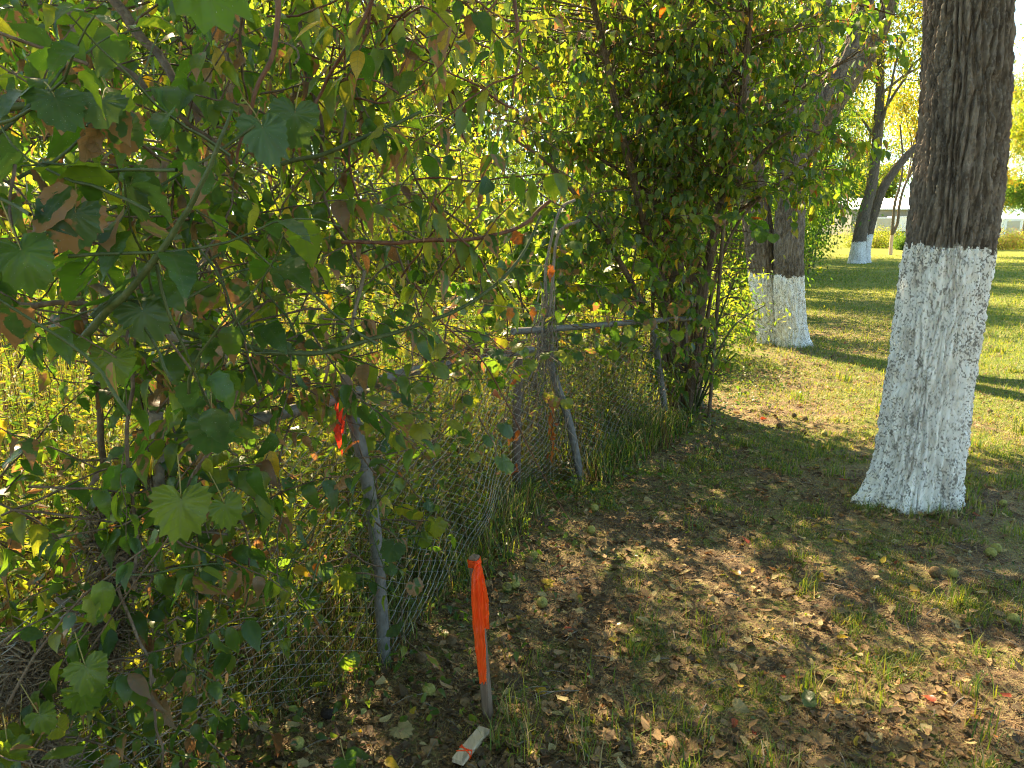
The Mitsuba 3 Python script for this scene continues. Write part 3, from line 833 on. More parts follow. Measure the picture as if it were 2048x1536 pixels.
for n, (x, y, h, r, kinds) in enumerate([(5.9, 20, 8, 2.0, {1: 4, 0: 3, 2: 2}), (9.0, 26.5, 9, 2.2, {1: 3, 0: 3, 2: 3}), (12.4, 33.0, 9, 2.0, {1: 3, 2: 4})]):
    rng = np.random.default_rng(520 + n)
    k = thing('hedge_tree', ['bushy tree rising out of the hedge just behind the twin trunks', 'bushy tree in the middle of the hedge', 'bushy tree at the far end of the hedge'][n], 'tree')
    tr = curve([[x, y, -0.05], [x + 0.1, y, h * 0.4], [x, y, h * 0.85]], 10)
    part(k, 'trunk', mikit.ply(tube(tr, np.linspace(0.14, 0.04, 10), 8), 'far_bark', smooth=True))
    limbs_and_crown(k, tr, rng, 'far_bark', None, 12, np.array([x, y, h * 0.6]), np.array([r, r, h * 0.4]), 9000, 0.15, kinds, 0.5, 0.05, 0.2)

# undergrowth at the back of the meadow
rng = np.random.default_rng(61)
for n in range(36):
    y = rng.uniform(13.0, 24)
    x = rng.uniform(-0.72 * y - 1, 0.10 * y + 1.0)
    shrub('meadow_shrub', 'bright backlit shrub at the back of the meadow', 'shrub', x, y, rng.uniform(1.5, 3.9), rng.uniform(0.8, 1.6), 3000, 0.115, [{2: 3, 1: 5, 0: 2}, {2: 3, 1: 5, 3: 0.4}, {1: 5, 6: 3, 0: 2}][n % 3], 600 + n,
          'shrubs at the back of the meadow', 5)

for n, x in enumerate(np.linspace(-26, 7.0, 15)):
    y = 28.5 + rng.uniform(-1.5, 2.5)
    shrub('thicket_shrub', 'tall bushy shrub along the edge of the wood', 'shrub', x, y, rng.uniform(4.6, 7.5), rng.uniform(2.0, 2.7), 5600, 0.19, [{2: 4, 1: 5, 0: 1}, {1: 5, 0: 3, 2: 2}][n % 2], 680 + n, 'tall shrubs along the edge of the wood', 7, 'twig', None, 'far_leaf', 0.42)

# thin young trees standing at the back of the meadow
for n in range(13):
    y = rng.uniform(14, 25)
    x = rng.uniform(-0.62 * y, 0.13 * y)
    h = rng.uniform(5.0, 8.5)
    r2 = np.random.default_rng(800 + n)
    k = thing('thin_tree', 'thin young tree with a dark slender stem at the back of the meadow', 'tree', 'thin trees at the back of the meadow')
    tr = curve([[x, y, -0.05], [x + r2.normal(0, 0.15), y, h * 0.35], [x + r2.normal(0, 0.35), y, h * 0.7], [x + r2.normal(0, 0.5), y, h]], 12)
    part(k, 'trunk', mikit.ply(tube(tr, np.linspace(0.065, 0.015, 12), 7), 'twig', smooth=True))
    limbs_and_crown(k, tr, r2, 'twig', None, 9, np.array([tr[-1, 0], y, h * 0.68]), np.array([1.1, 1.1, h * 0.30]), 2200, 0.11, {1: 5, 2: 4, 0: 2}, 0.26, 0.018, 0.35, 5)

# far bank of weeds below the trailers
for n, (u, d, h, r, kinds, lab) in enumerate([(1760, 62, 0.75, 2.4, {2: 4, 7: 1.5, 1: 4}, 'weedy mound with pale green growth below the parked truck'), (1802, 64, 0.7, 2.2, {2: 4, 7: 1.5, 1: 4}, 'weedy mound right of the young forked tree'),
                                              (1814, 56, 0.8, 0.7, {0: 6, 6: 2}, 'small dark rounded bush on the edge of the far lawn'), (1846, 64, 0.75, 2.4, {2: 4, 7: 1.5, 1: 4}, 'weedy mound just left of the large trunk'),
                                              (2008, 56, 1.05, 1.5, {7: 3, 8: 0.7, 2: 2, 1: 3}, 'pinkish brown shrub in front of the white trailer'), (2046, 58, 0.7, 1.6, {2: 4, 1: 3, 7: 2}, 'low green shrub at the right edge below the trailer'),
                                              (1722, 62, 1.1, 2.0, {7: 1.5, 2: 3, 1: 4}, 'weedy mound behind the leaning tree'), (1925, 63, 1.1, 3.0, {2: 4, 7: 1.5, 1: 4}, 'weedy mound hidden behind the large trunk')]):
    p = P(u, 480, d)
    shrub('field_shrub', lab, 'shrub', p[0], d, h, r, 3600, 0.13, kinds, 650 + n, None, 9)

# ------------------------------------------------------------------ trucks and the building behind the field
def wheel(key, c, r, w=0.28, axis=(1, 0, 0)):
    a = np.asarray(axis, float)
    import trimesh
    m = trimesh.creation.revolve(np.array([[r * 0.55, -w / 2], [r * 0.93, -w / 2], [r, -w * 0.35], [r, w * 0.35], [r * 0.93, w / 2], [r * 0.55, w / 2], [r * 0.55, -w / 2]]), sections=24)
    R = trimesh.geometry.align_vectors([0, 0, 1], a)[:3, :3]
    wk = part(key, 'wheel', mikit.ply((np.array(m.vertices) @ R.T + c, np.array(m.faces)), 'black_rubber', smooth=30))
    m2 = trimesh.creation.revolve(np.array([[0, w * 0.30], [r * 0.2, w * 0.34], [r * 0.5, w * 0.22], [r * 0.57, w * 0.45], [r * 0.57, -w * 0.4], [0, -w * 0.4]]), sections=20)
    scene[wk + '__rim'] = mikit.ply((np.array(m2.vertices) @ R.T + c, np.array(m2.faces)), 'white_metal', smooth=30)


def ground_pt(u, d):
    p = P(u, 470, d)
    return np.array([p[0], d, 0.0])


D = 132
a0, a1 = ground_pt(1744, D), ground_pt(1783, D)
k = thing('box_truck', 'small white box truck with a beige side panel, parked left of the young forked tree', 'truck')
w = a1[0] - a0[0]
cx = (a0[0] + a1[0]) / 2
part(k, 'box', mikit.ply(box((w, 5.5, 2.35), (cx, D + 2.75, 2.12), 0.04), 'white_metal'))
part(k, 'rear_panel', mikit.ply(box((w * 0.78, 0.06, 2.0), (cx + w * 0.07, D - 0.034, 2.10), 0.01), 'beige_panel'), 'beige roller door framed in white')
part(k, 'frame', mikit.ply(box((w * 0.9, 5.3, 0.22), (cx, D + 2.7, 0.82)), 'dark_metal'))
part(k, 'bumper', mikit.ply(box((w * 0.98, 0.14, 0.16), (cx, D - 0.11, 0.62), 0.02), 'dark_metal'))
for sx in (-1, 1):
    wheel(k, [cx + sx * w * 0.36, D + 1.2, 0.48], 0.48)
    wheel(k, [cx + sx * w * 0.36, D + 6.6, 0.48], 0.48)
    part(k, 'tail_light', mikit.ply(box((0.16, 0.04, 0.22), (cx + sx * w * 0.44, D - 0.03, 0.92)), 'red_lens'))
part(k, 'cab', mikit.ply(box((w * 0.9, 1.9, 1.75), (cx, D + 6.5, 1.55), 0.15), 'white_metal'))
scene['red_lens'] = matte(rgb(0.35, 0.02, 0.015), 0.3, 0.5)

k = thing('semi_trailer', 'long white ribbed trailer parked right of the young forked tree', 'trailer')
a0, a1 = ground_pt(1786, D + 1), ground_pt(1905, D + 1)
L = a1[0] - a0[0]
part(k, 'box', mikit.ply(box((L, 2.6, 2.55), ((a0[0] + a1[0]) / 2, D + 2.4, 2.22), 0.04), 'white_metal'))
for i in range(int(L / 0.6)):
    part(k, 'rib', mikit.ply(box((0.07, 0.05, 2.35), (a0[0] + 0.35 + 0.6 * i, D + 1.076, 2.22), 0.012), 'white_metal'))
part(k, 'lower_rail', mikit.ply(box((L, 0.12, 0.20), ((a0[0] + a1[0]) / 2, D + 1.0, 0.86)), 'dark_metal'))
for fx in (0.12, 0.22, 0.86):
    wheel(k, [a0[0] + L * fx, D + 1.35, 0.5], 0.5, 0.3, (0, -1, 0))
part(k, 'landing_leg', mikit.ply(box((0.14, 0.14, 0.85), (a0[0] + L * 0.55, D + 1.3, 0.43)), 'dark_metal'))

k = thing('semi_trailer', 'white trailer with a beige loading panel at the right edge of the field', 'trailer')
D2 = 105
a0, a1 = ground_pt(1880, D2), ground_pt(2110, D2)
L = a1[0] - a0[0]
part(k, 'box', mikit.ply(box((L, 2.6, 2.3), ((a0[0] + a1[0]) / 2, D2 + 1.3, 1.45), 0.04), 'white_metal'))
part(k, 'roof_rail', mikit.ply(box((L + 0.06, 2.7, 0.22), ((a0[0] + a1[0]) / 2, D2 + 1.3, 2.705), 0.02), 'white_metal'))
p0 = ground_pt(2011, D2)
part(k, 'panel', mikit.ply(box((1.75, 0.08, 2.05), (p0[0] + 0.88, D2 - 0.045, 1.45), 0.02), 'beige_panel'), 'beige loading door')
for i in range(int(L / 0.6)):
    xx = a0[0] + 0.3 + 0.6 * i
    if not p0[0] - 0.1 < xx < p0[0] + 2.2:
        part(k, 'rib', mikit.ply(box((0.07, 0.05, 2.15), (xx, D2 - 0.026, 1.45), 0.012), 'white_metal'))
for fx in (0.08, 0.15, 0.8):
    wheel(k, [a0[0] + L * fx, D2 + 0.3, 0.45], 0.45, 0.3, (0, -1, 0))

k = thing('warehouse', 'low grey building with a white metal roof behind the parked trucks', 'building')
DB = 168
a0, a1 = ground_pt(1700, DB), ground_pt(1890, DB)
L, cx = a1[0] - a0[0], (a0[0] + a1[0]) / 2
part(k, 'wall', mikit.ply(box((L, 24, 5.4), (cx, DB + 12, 2.7)), 'grey_wall'))
prof = np.array([[-0.8, 5.35], [12, 8.0], [24.8, 5.35], [24.8, 5.6], [12, 8.25], [-0.8, 5.6]])
vv = np.array([[x, DB + y, z] for x in (a0[0] - 0.6, a1[0] + 0.6) for y, z in prof])
n6 = 6
ff = [[i, (i + 1) % 6, 6 + (i + 1) % 6] for i in range(6)] + [[i, 6 + (i + 1) % 6, 6 + i] for i in range(6)]
ff += [[0, 1, 4], [0, 4, 5], [1, 2, 3], [1, 3, 4], [6, 10, 7], [6, 11, 10], [7, 9, 8], [7, 10, 9]]
rk = part(k, 'roof', mikit.ply((vv, np.array(ff)), 'white_metal'))
for i in range(int(L / 1.5)):
    x0 = a0[0] + 0.4 + 1.5 * i
    sl = math.hypot(12.8, 2.65)
    seam = turn(box((0.10, sl, 0.10), (0, 0, 0)), [1, 0, 0], math.degrees(math.atan2(2.65, 12.8)))
    scene[f'{rk}__seam_{i:03d}' if i else f'{rk}__seam'] = mikit.ply((seam[0] + [x0, DB + 5.6, 6.98], seam[1]), 'white_metal')
for i in range(3):
    dk = part(k, 'door', mikit.ply(box((3.2, 0.10, 3.6), (a0[0] + 4 + i * 7.0, DB - 0.055, 1.8), 0.02), 'beige_panel'))
    scene[dk + '__frame'] = mikit.ply(join([box((0.18, 0.16, 3.7), (a0[0] + 4 + i * 7.0 + s * 1.7, DB - 0.085, 1.85)) for s in (-1, 1)] + [box((3.58, 0.16, 0.2), (a0[0] + 4 + i * 7.0, DB - 0.085, 3.81))]), 'grey_wall')

k = thing('utility_pole', 'thin grey pole with a small lamp arm in front of the white trailer', 'pole')
pp = ground_pt(1811, 100)
part(k, 'pole', mikit.ply(tube([pp, pp + [0, 0, 3.9]], [0.06, 0.045], 8), 'galvanised', smooth=40))
part(k, 'arm', mikit.ply(tube([pp + [0, 0, 3.85], pp + [0.35, 0, 4.0], pp + [0.7, 0, 4.02]], [0.025, 0.025, 0.025], 6), 'galvanised', smooth=40))
part(k, 'lamp_head', mikit.ply(box((0.5, 0.2, 0.10), pp + [0.9, 0, 4.0], 0.03), 'galvanised'))

import trimesh

# ------------------------------------------------------------------ the chain-link fence
def ground_pts(uv):
    return np.array([G(*q) for q in uv])


base_line = np.vstack([[[-2.75, -1.05, 0]], [[-1.66, 0.9, 0]], ground_pts([(300, 1536), (770, 1325), (1040, 1000), (1165, 965), (1335, 855)])])
top_line = np.array([[-2.9, -1.0, 0.50], [-1.75, 0.95, 0.50], P(300, 1090, 1.98), P(690, 790, 2.66), P(1040, 712, 4.28), P(1098, 672, 4.75), P(1312, 655, 6.0)])
acc = np.concatenate([[0], np.cumsum(np.linalg.norm(np.diff(base_line[:, :2], axis=0), axis=1))])


def fence_pt(s, h):
    """a point of the wire fabric, s metres along the foot of the fence, h from 0 (foot) to 1 (rail)"""
    b = np.stack([np.interp(s, acc, base_line[:, k]) for k in range(3)], -1)
    t = np.stack([np.interp(s, acc, top_line[:, k]) for k in range(3)], -1)
    p = b + (t - b) * np.asarray(h)[..., None]
    q = np.stack([np.asarray(s) * 1.3, np.asarray(h) * 2.0, 0 * np.asarray(s)], -1)
    bulge = (nfbm(q, 2, 5) - 0.5) * 0.26 * np.sin(np.pi * np.clip(h, 0, 1))
    sag = 0.05 * (nfbm(q * 1.7 + 9, 2, 6) - 0.5)
    out = np.array([0.868, -0.496, 0])
    return p + bulge[..., None] * out + sag[..., None] * np.array([0.3, 0.5, 1.0])


fence = thing('chain_link_fence', 'sagging chain link fence on leaning pipe posts, overgrown with vines beside the path', 'fence')
W = 0.056
nw = int((acc[-1] - 1.2) / W)
for i in range(nw):
    s0 = 1.2 + i * W
    rows = 19
    m = rows * 2 + 1
    h = np.linspace(0.01, 0.985, m)
    zig = np.where((np.arange(m) + i) % 2 == 0, -0.5, 0.5) * W * 1.06
    p = fence_pt(s0 + zig, h)
    p += np.where((np.arange(m) + i) % 2 == 0, -0.0018, 0.0018)[:, None] * np.array([0.868, -0.496, 0])
    part(fence, 'wire', mikit.ply(tube(p, 0.0018, 4, False), 'wire', smooth=True))

B = base_line
posts = [([B[3] + [0, 0, -0.05], P(752, 1080, 2.62), P(722, 900, 2.64), P(690, 782, 2.66)], 0.024, 'galvanised', 'grey leaning post nearest the camera'),
         ([G(1034, 1003) + [0, 0, -0.05], P(1033, 860, 4.28), P(1036, 716, 4.28)], 0.026, 'rusty_pipe', 'dark rusty post'),
         ([G(1166, 966) + [0, 0, -0.05], P(1140, 850, 4.66), P(1112, 765, 4.72), P(1097, 690, 4.76)], 0.026, 'galvanised', 'grey post leaning over to the left'),
         ([G(1336, 858) + [0, 0, -0.05], P(1326, 790, 6.0), P(1312, 690, 6.0), P(1308, 648, 6.0)], 0.026, 'galvanised', 'end post beside the bushy tree'),
         ([[-1.66, 0.9, -0.05], [-1.75, 0.95, 1.12]], 0.029, 'galvanised', None)]
for pts, r, m, lab in posts:
    part(fence, 'post', mikit.ply(tube(curve(pts, 14), r, 14), m, smooth=50), lab)
rails = [([P(425, 866, 2.18), P(470, 850, 2.25), P(690, 793, 2.66), P(800, 748, 3.0), P(940, 722, 3.6), P(1066, 698, 4.35)], 0.021, None),
         ([P(1026, 663, 4.45), P(1100, 658, 4.75), P(1200, 650, 5.3), P(1310, 641, 5.95), P(1370, 638, 6.3), P(1388, 640, 6.4), P(1396, 650, 6.42)], 0.021, 'top rail with its end bent over')]
for pts, r, lab in rails:
    part(fence, 'rail', mikit.ply(tube(curve(pts, 60), r, 12), 'galvanised', smooth=50), lab)
# tie wires round the rail
for uu, vv, d in ((965, 717, 3.72), (700, 791, 2.69), (1045, 702, 4.22), (860, 739, 3.25), (1250, 646, 5.6)):
    c = P(uu, vv, d)
    th = np.linspace(0, 2 * np.pi * 1.6, 20)
    ring = c + np.stack([np.sin(th) * 0.004 + th * 0.002, np.cos(th) * 0.027 * 0.5, np.sin(th + 0.4) * 0.027], 1)
    part(fence, 'tie_wire', mikit.ply(tube(ring, 0.0016, 4), 'wire', smooth=True))

# bands that clamp rail and fabric to the posts, and the cap of the nearest post
def ring_at(pts, t, r, m='wire'):
    c = curve(pts, 40)
    i = int(t * 38)
    d = unit(c[i + 1] - c[i])
    part(fence, 'clamp', mikit.ply(tube(np.array([c[i] - d * 0.008, c[i] - d * 0.007, c[i] + d * 0.007, c[i] + d * 0.008]), [r * 0.9, r, r, r * 0.9], 14), 'galvanised', smooth=50))


for t in (0.30, 0.62, 0.93):
    ring_at(posts[0][0], t, 0.0275)
for t in (0.5, 0.92):
    ring_at(posts[2][0], t, 0.0295)
    ring_at(posts[3][0], t, 0.0295)
cap = trimesh.creation.icosphere(2, 0.028)
part(fence, 'cap', mikit.ply((np.array(cap.vertices) * [1, 1, 0.7] + P(690, 778, 2.66), np.array(cap.faces)), 'galvanised', smooth=True), 'rounded cap of the nearest post')

# ------------------------------------------------------------------ plants with leaves near enough to tell apart
def woody(key, lines, bark, name='branch'):
    for pts, r0, r1 in lines:
        part(key, name, mikit.ply(tube(pts, np.linspace(r0, r1, len(pts)), 7), bark, smooth=True))


def spray(L, tw, rng, start, d, length, templates, size, kinds, radius=0.0022, spacing=0.05, **kw):
    pts = wander(rng, start, d, length, 9, 0.5, kw.pop('gravity', -0.5))
    tw.append(tube(pts, np.linspace(radius, radius * 0.45, len(pts)), 4, False))
    dress(L, pts, rng, templates, size, kinds, spacing, **kw)
    return pts


# the bushy tree growing in the fence, in the middle of the picture
rng = np.random.default_rng(71)
key = thing('mulberry_tree', 'bushy many stemmed tree with hanging oval leaves, growing through the end of the fence', 'tree')
stems = []
for us, r in (([(1372, 830, 6.6), (1360, 700, 6.6), (1352, 520, 6.6), (1345, 300, 6.6), (1330, 60, 6.5), (1300, -250, 6.4), (1260, -700, 6.2)], 0.085),
              ([(1390, 832, 6.7), (1384, 640, 6.8), (1388, 420, 6.9), (1382, 200, 6.9), (1384, 0, 7.0), (1400, -300, 7.0), (1430, -800, 7.2)], 0.07),
              ([(1355, 830, 6.55), (1330, 640, 6.45), (1290, 450, 6.3), (1240, 250, 6.1), (1190, 20, 6.0), (1120, -250, 5.8)], 0.05),
              ([(1378, 825, 6.5), (1400, 620, 6.4), (1440, 420, 6.3), (1480, 230, 6.2), (1500, 30, 6.1), (1530, -250, 6.0)], 0.05),
              ([(1362, 828, 6.7), (1342, 640, 6.9), (1300, 430, 7.2), (1270, 200, 7.5), (1230, -60, 7.7), (1150, -400, 8.0)], 0.05),
              ([(1350, 826, 6.55), (1318, 690, 6.4), (1260, 560, 6.2), (1180, 430, 6.0), (1100, 330, 5.9), (1030, 280, 5.8)], 0.035),
              ([(1385, 826, 6.55), (1405, 700, 6.5), (1430, 560, 6.5), (1480, 440, 6.5), (1570, 360, 6.5), (1670, 330, 6.5)], 0.022),
              ([(1392, 826, 6.5), (1430, 720, 6.4), (1470, 650, 6.4), (1530, 610, 6.4)], 0.012), ([(1392, 826, 6.5), (1430, 750, 6.3), (1470, 710, 6.2)], 0.010),
              ([(1380, 826, 6.4), (1350, 740, 6.1), (1330, 650, 5.95)], 0.010), ([(1385, 826, 6.4), (1400, 740, 6.1), (1430, 690, 5.9)], 0.009), ([(1388, 826, 6.5), (1420, 700, 6.3), (1445, 620, 6.2), (1470, 560, 6.1)], 0.012), ([(1380, 826, 6.45), (1300, 740, 6.3), (1260, 660, 6.2)], 0.010),
              ([(1384, 430, 6.85), (1450, 330, 6.7), (1540, 230, 6.6), (1640, 150, 6.5), (1710, 110, 6.4)], 0.024), ([(1388, 520, 6.8), (1470, 430, 6.7), (1560, 370, 6.6), (1630, 350, 6.6), (1670, 370, 6.6)], 0.020),
              ([(1383, 250, 6.9), (1480, 130, 6.7), (1600, 50, 6.6), (1700, 10, 6.5), (1790, 30, 6.4)], 0.024), ([(1440, 420, 6.3), (1530, 300, 6.1), (1600, 260, 6.0), (1670, 280, 6.0)], 0.016),
              ([(1345, 300, 6.6), (1250, 180, 6.4), (1130, 90, 6.3), (1020, 60, 6.2)], 0.020), ([(1340, 420, 6.5), (1220, 330, 6.3), (1100, 260, 6.2), (1010, 240, 6.2)], 0.018), ([(1330, 60, 6.5), (1220, -60, 6.2), (1080, -60, 6.0), (960, 20, 5.9)], 0.018)):
    pts = curve([P(*q) for q in us], 26)
    pts[0, 2] = -0.04
    stems.append((pts, r, max(0.006, r * 0.25)))
for pts, r0, r1 in stems:
    if r0 > 0.04:
        v, f = bark_trunk(pts, [r0, (r0 + r1) / 2, r1], 9, 0.008, 40, 120, 0.25, (), int(r0 * 1000))
        part(key, 'stem', mikit.ply((v, f), 'far_bark' if r0 > 0.06 else 'twig', smooth=True))
    else:
        part(key, 'stem', mikit.ply(tube(pts, np.linspace(r0, r1, len(pts)), 8), 'green_stem' if r0 < 0.015 else 'twig', smooth=True))
L, tw = Leaves(72), []
KM = {0: 4, 1: 6, 6: 1.5, 2: 1.2, 3: 0.12, 5: 0.08}
for pts, r0, r1 in stems:
    big = r0 > 0.03
    p, d = along_line(pts, 0.105 if big else 0.085, rng, 0.20 if big else 0.25)
    for q, dd in zip(p, d):
        if q[2] > 4.2 and rng.random() < 0.82:
            continue
        out = unit(rng.normal(size=3) * [1, 0.7, 0.25] + dd * 0.35 + [0, -0.25, 0.10])
        l = rng.uniform(0.5, 1.3) if big else rng.uniform(0.2, 0.5)
        if q[2] < 1.75:
            l *= 0.60 if q[2] > 0.9 else 0.50
        br = wander(rng, q, out, l, 10, 0.4, -0.30)
        tw.append(tube(br, np.linspace(0.006, 0.002, 10), 4, False))
        bp, bd = along_line(br, 0.16, rng, 0.15)
        for b, bb in zip(bp, bd):
            if b[0] > (2.95 if b[2] > 1.85 else 1.52):           # the crown stops short of the lawn
                continue
            spray(L, tw, rng, b, unit(bb * 0.6 + rng.normal(0, 0.6, 3)), rng.uniform(0.18, 0.42), SMALL_OVALS, 0.098, KM, 0.002, 0.058, droop=1.0, gravity=-0.6)
n = 5600                                                          # the dense upper part of the crown
ends = np.array([0.7, 7.45, 3.45]) + rand_dirs(rng, 150) * rng.random((150, 1)) ** 0.4 * np.array([2.5, 1.0, 0.75])
c = rng.integers(0, 150, n)
L.add(SMALL_OVALS, ends[c] + rng.normal(0, 0.20, (n, 3)), unit(rand_dirs(rng, n) + [0, 0, -1.0]), unit(rand_dirs(rng, n) * 0.8 + [0, -0.3, 1.0]), 0.095 * rng.uniform(0.6, 1.15, n), pick(rng, n, KM))
for e in ends:
    s = stems[rng.integers(0, 5)][0]
    q = s[np.argmin(np.linalg.norm(s - e - [0, 0, -0.5], axis=1))]
    tw.append(tube(curve([q, (q + e) / 2 + [0, 0, 0.15], e], 7), np.linspace(0.009, 0.003, 7), 4, False))
n = 1500                                                          # leaves in front of the stems
ends = np.array([1.20, 6.05, 2.15]) + rand_dirs(rng, 70) * rng.random((70, 1)) ** 0.4 * np.array([1.05, 0.35, 0.95])
ends = ends[(ends[:, 0] < 1.5) | (ends[:, 2] > 1.95)]
c = rng.integers(0, len(ends), n)
L.add(SMALL_OVALS, ends[c] + rng.normal(0, 0.11, (n, 3)), unit(rand_dirs(rng, n) * 0.8 + [0, -0.2, -1.0]), unit(rand_dirs(rng, n) * 0.7 + [0, -0.6, 0.8]), 0.092 * rng.uniform(0.6, 1.15, n), pick(rng, n, KM))
for e in ends:
    s = stems[rng.integers(0, 5)][0]
    q = s[np.argmin(np.linalg.norm(s - e - [0, 0, -0.3], axis=1))]
    tw.append(tube(curve([q, (q + e) / 2 + [0, 0, 0.1], e], 7), np.linspace(0.007, 0.002, 7), 4, False))
part(key, 'twigs', mikit.ply(join(tw), 'twig', smooth=True), kind='stuff')
L.build(key, 'leaf', 300)

# the higher crown of a tree standing behind the thicket, over the fence
rng = np.random.default_rng(73)
key = thing('boxelder_tree', 'leafy tree standing just behind the overgrown fence at the left, its crown overhead', 'tree')
tr = curve([[-2.6, 6.4, -0.05], [-2.5, 6.4, 1.5], [-2.2, 6.3, 3.2], [-2.0, 6.1, 5.2], [-1.9, 6.0, 7.5]], 20)
part(key, 'trunk', mikit.ply(bark_trunk(tr, [0.12, 0.10, 0.05], 14, 0.01, 50, 160, 0.3, (), 88), 'far_bark', smooth=True))
limbs_and_crown(key, tr, rng, 'twig', None, 16, np.array([-1.5, 6.0, 5.6]), np.array([2.9, 2.6, 2.6]), 20000, 0.115, {1: 5, 0: 3, 2: 4, 3: 0.4}, 0.30, 0.035, 0.35, 8, [RH, RH2], 'far_leaf', 0.9, 0.3)

# the vine covered shrub behind the fence, right of the middle
rng = np.random.default_rng(74)
key = thing('vine_covered_shrub', 'shrub smothered in dark heart shaped vine leaves, hanging over the fence rail', 'shrub')
L, tw = Leaves(75), []
for n in range(64):
    b = np.array([rng.uniform(-0.15, 0.95), rng.uniform(5.3, 6.9), 0.0])
    top = np.array([b[0] + np.clip(rng.normal(0, 0.2), -0.4, 0.2), b[1] + rng.normal(0, 0.2), rng.uniform(0.9, 1.85)])
    pts = wander(rng, top, unit(rng.normal(size=3) * [1, 0.8, 0.2] + [0, -0.3, 0.1]), rng.uniform(0.4, 0.85), 10, 0.6, -0.8)
    if n % 6 == 0:
        st = curve([b + [0, 0, -0.03], (b + top) / 2 + rng.normal(0, 0.08, 3), top], 8)
        part(key, 'stem', mikit.ply(tube(st, np.linspace(0.012, 0.006, 8), 6), 'twig', smooth=True))
    tw.append(tube(pts, np.linspace(0.003, 0.0015, 10), 4, False))
    dress(L, pts, rng, HEARTS, 0.085, {0: 5, 6: 3, 1: 3, 2: 0.7, 3: 0.3, 5: 0.1}, 0.055, False, 1.0, 0.03)
part(key, 'twigs', mikit.ply(join(tw), 'twig', smooth=True), kind='stuff')
L.build(key, 'leaf', 300)

# ---- the near thicket
def pix(pts, n=24):
    return curve([P(*q) for q in pts], n)


def thicket(name, label, cat, lines, boxes, templates, size, kinds, seed, bark='twig', spacing=0.05, twig_len=(0.2, 0.5), droop=0.8, keep=1.0, per=0.12, pairs=True, stalk=0.01, dead=0.0, largest=300, own=True, gravity=-0.5):
    """a plant: its drawn branches, side twigs on them, and twigs through the boxes of its spread; boxes: (u0, u1, v0, v1, d0, d1, number of twigs)"""
    rng = np.random.default_rng(seed)
    key = thing(name, label, cat)
    L, tw = Leaves(seed + 1), []
    for pts, r0, r1, bk, leafy in lines:
        pts = pts + (nfbm(pts * 9, 2, seed)[:, None] - 0.5) * 0.03
        part(key, 'branch', mikit.ply(tube(pts, np.linspace(r0, r1, len(pts)), 8), bk or bark, smooth=True))
        if leafy:
            p, d = along_line(pts, per, rng, 0.05)
            for q, dd in zip(p, d):
                if rng.random() < leafy:
                    spray(L, tw, rng, q, unit(dd * 0.5 + rng.normal(0, 0.7, 3) + [0, 0, -0.1]), rng.uniform(*twig_len), templates, size, kinds, 0.0022, spacing, droop=droop, keep=keep, pairs=pairs, stalk=stalk, gravity=gravity)
    for u0, u1, v0, v1, d0, d1, n in boxes:
        for i in range(n):
            s = P(rng.uniform(u0, u1), rng.uniform(v0, v1), rng.uniform(d0, d1))
            d = unit(rng.normal(size=3) * [1, 0.6, 0.6] + [0.2, -0.1, 0.0])
            l = rng.uniform(*twig_len)
            pts = wander(rng, s - d * l * 0.6, d, l * 1.6, 12, 0.4, gravity * 0.6)
            tw.append(tube(pts, np.linspace(0.0035, 0.0014, 12), 5, False))
            dress(L, pts, rng, templates, size, kinds, spacing, pairs, droop, stalk, keep=keep, start=0.25)
            if rng.random() < dead:
                c, cd = along_line(pts, spacing * 4, rng)
                for q in c:
                    L.add(CURLED, q, unit(rng.normal(0, 0.4, 3) + [0, 0, -1.0]), rand_dirs(rng, 1)[0], size * rng.uniform(0.6, 1.0), 4)
    if tw:
        part(key, 'twigs', mikit.ply(join(tw), bark, smooth=True), kind='stuff')
    L.build(key, 'leaf', largest)
    return key


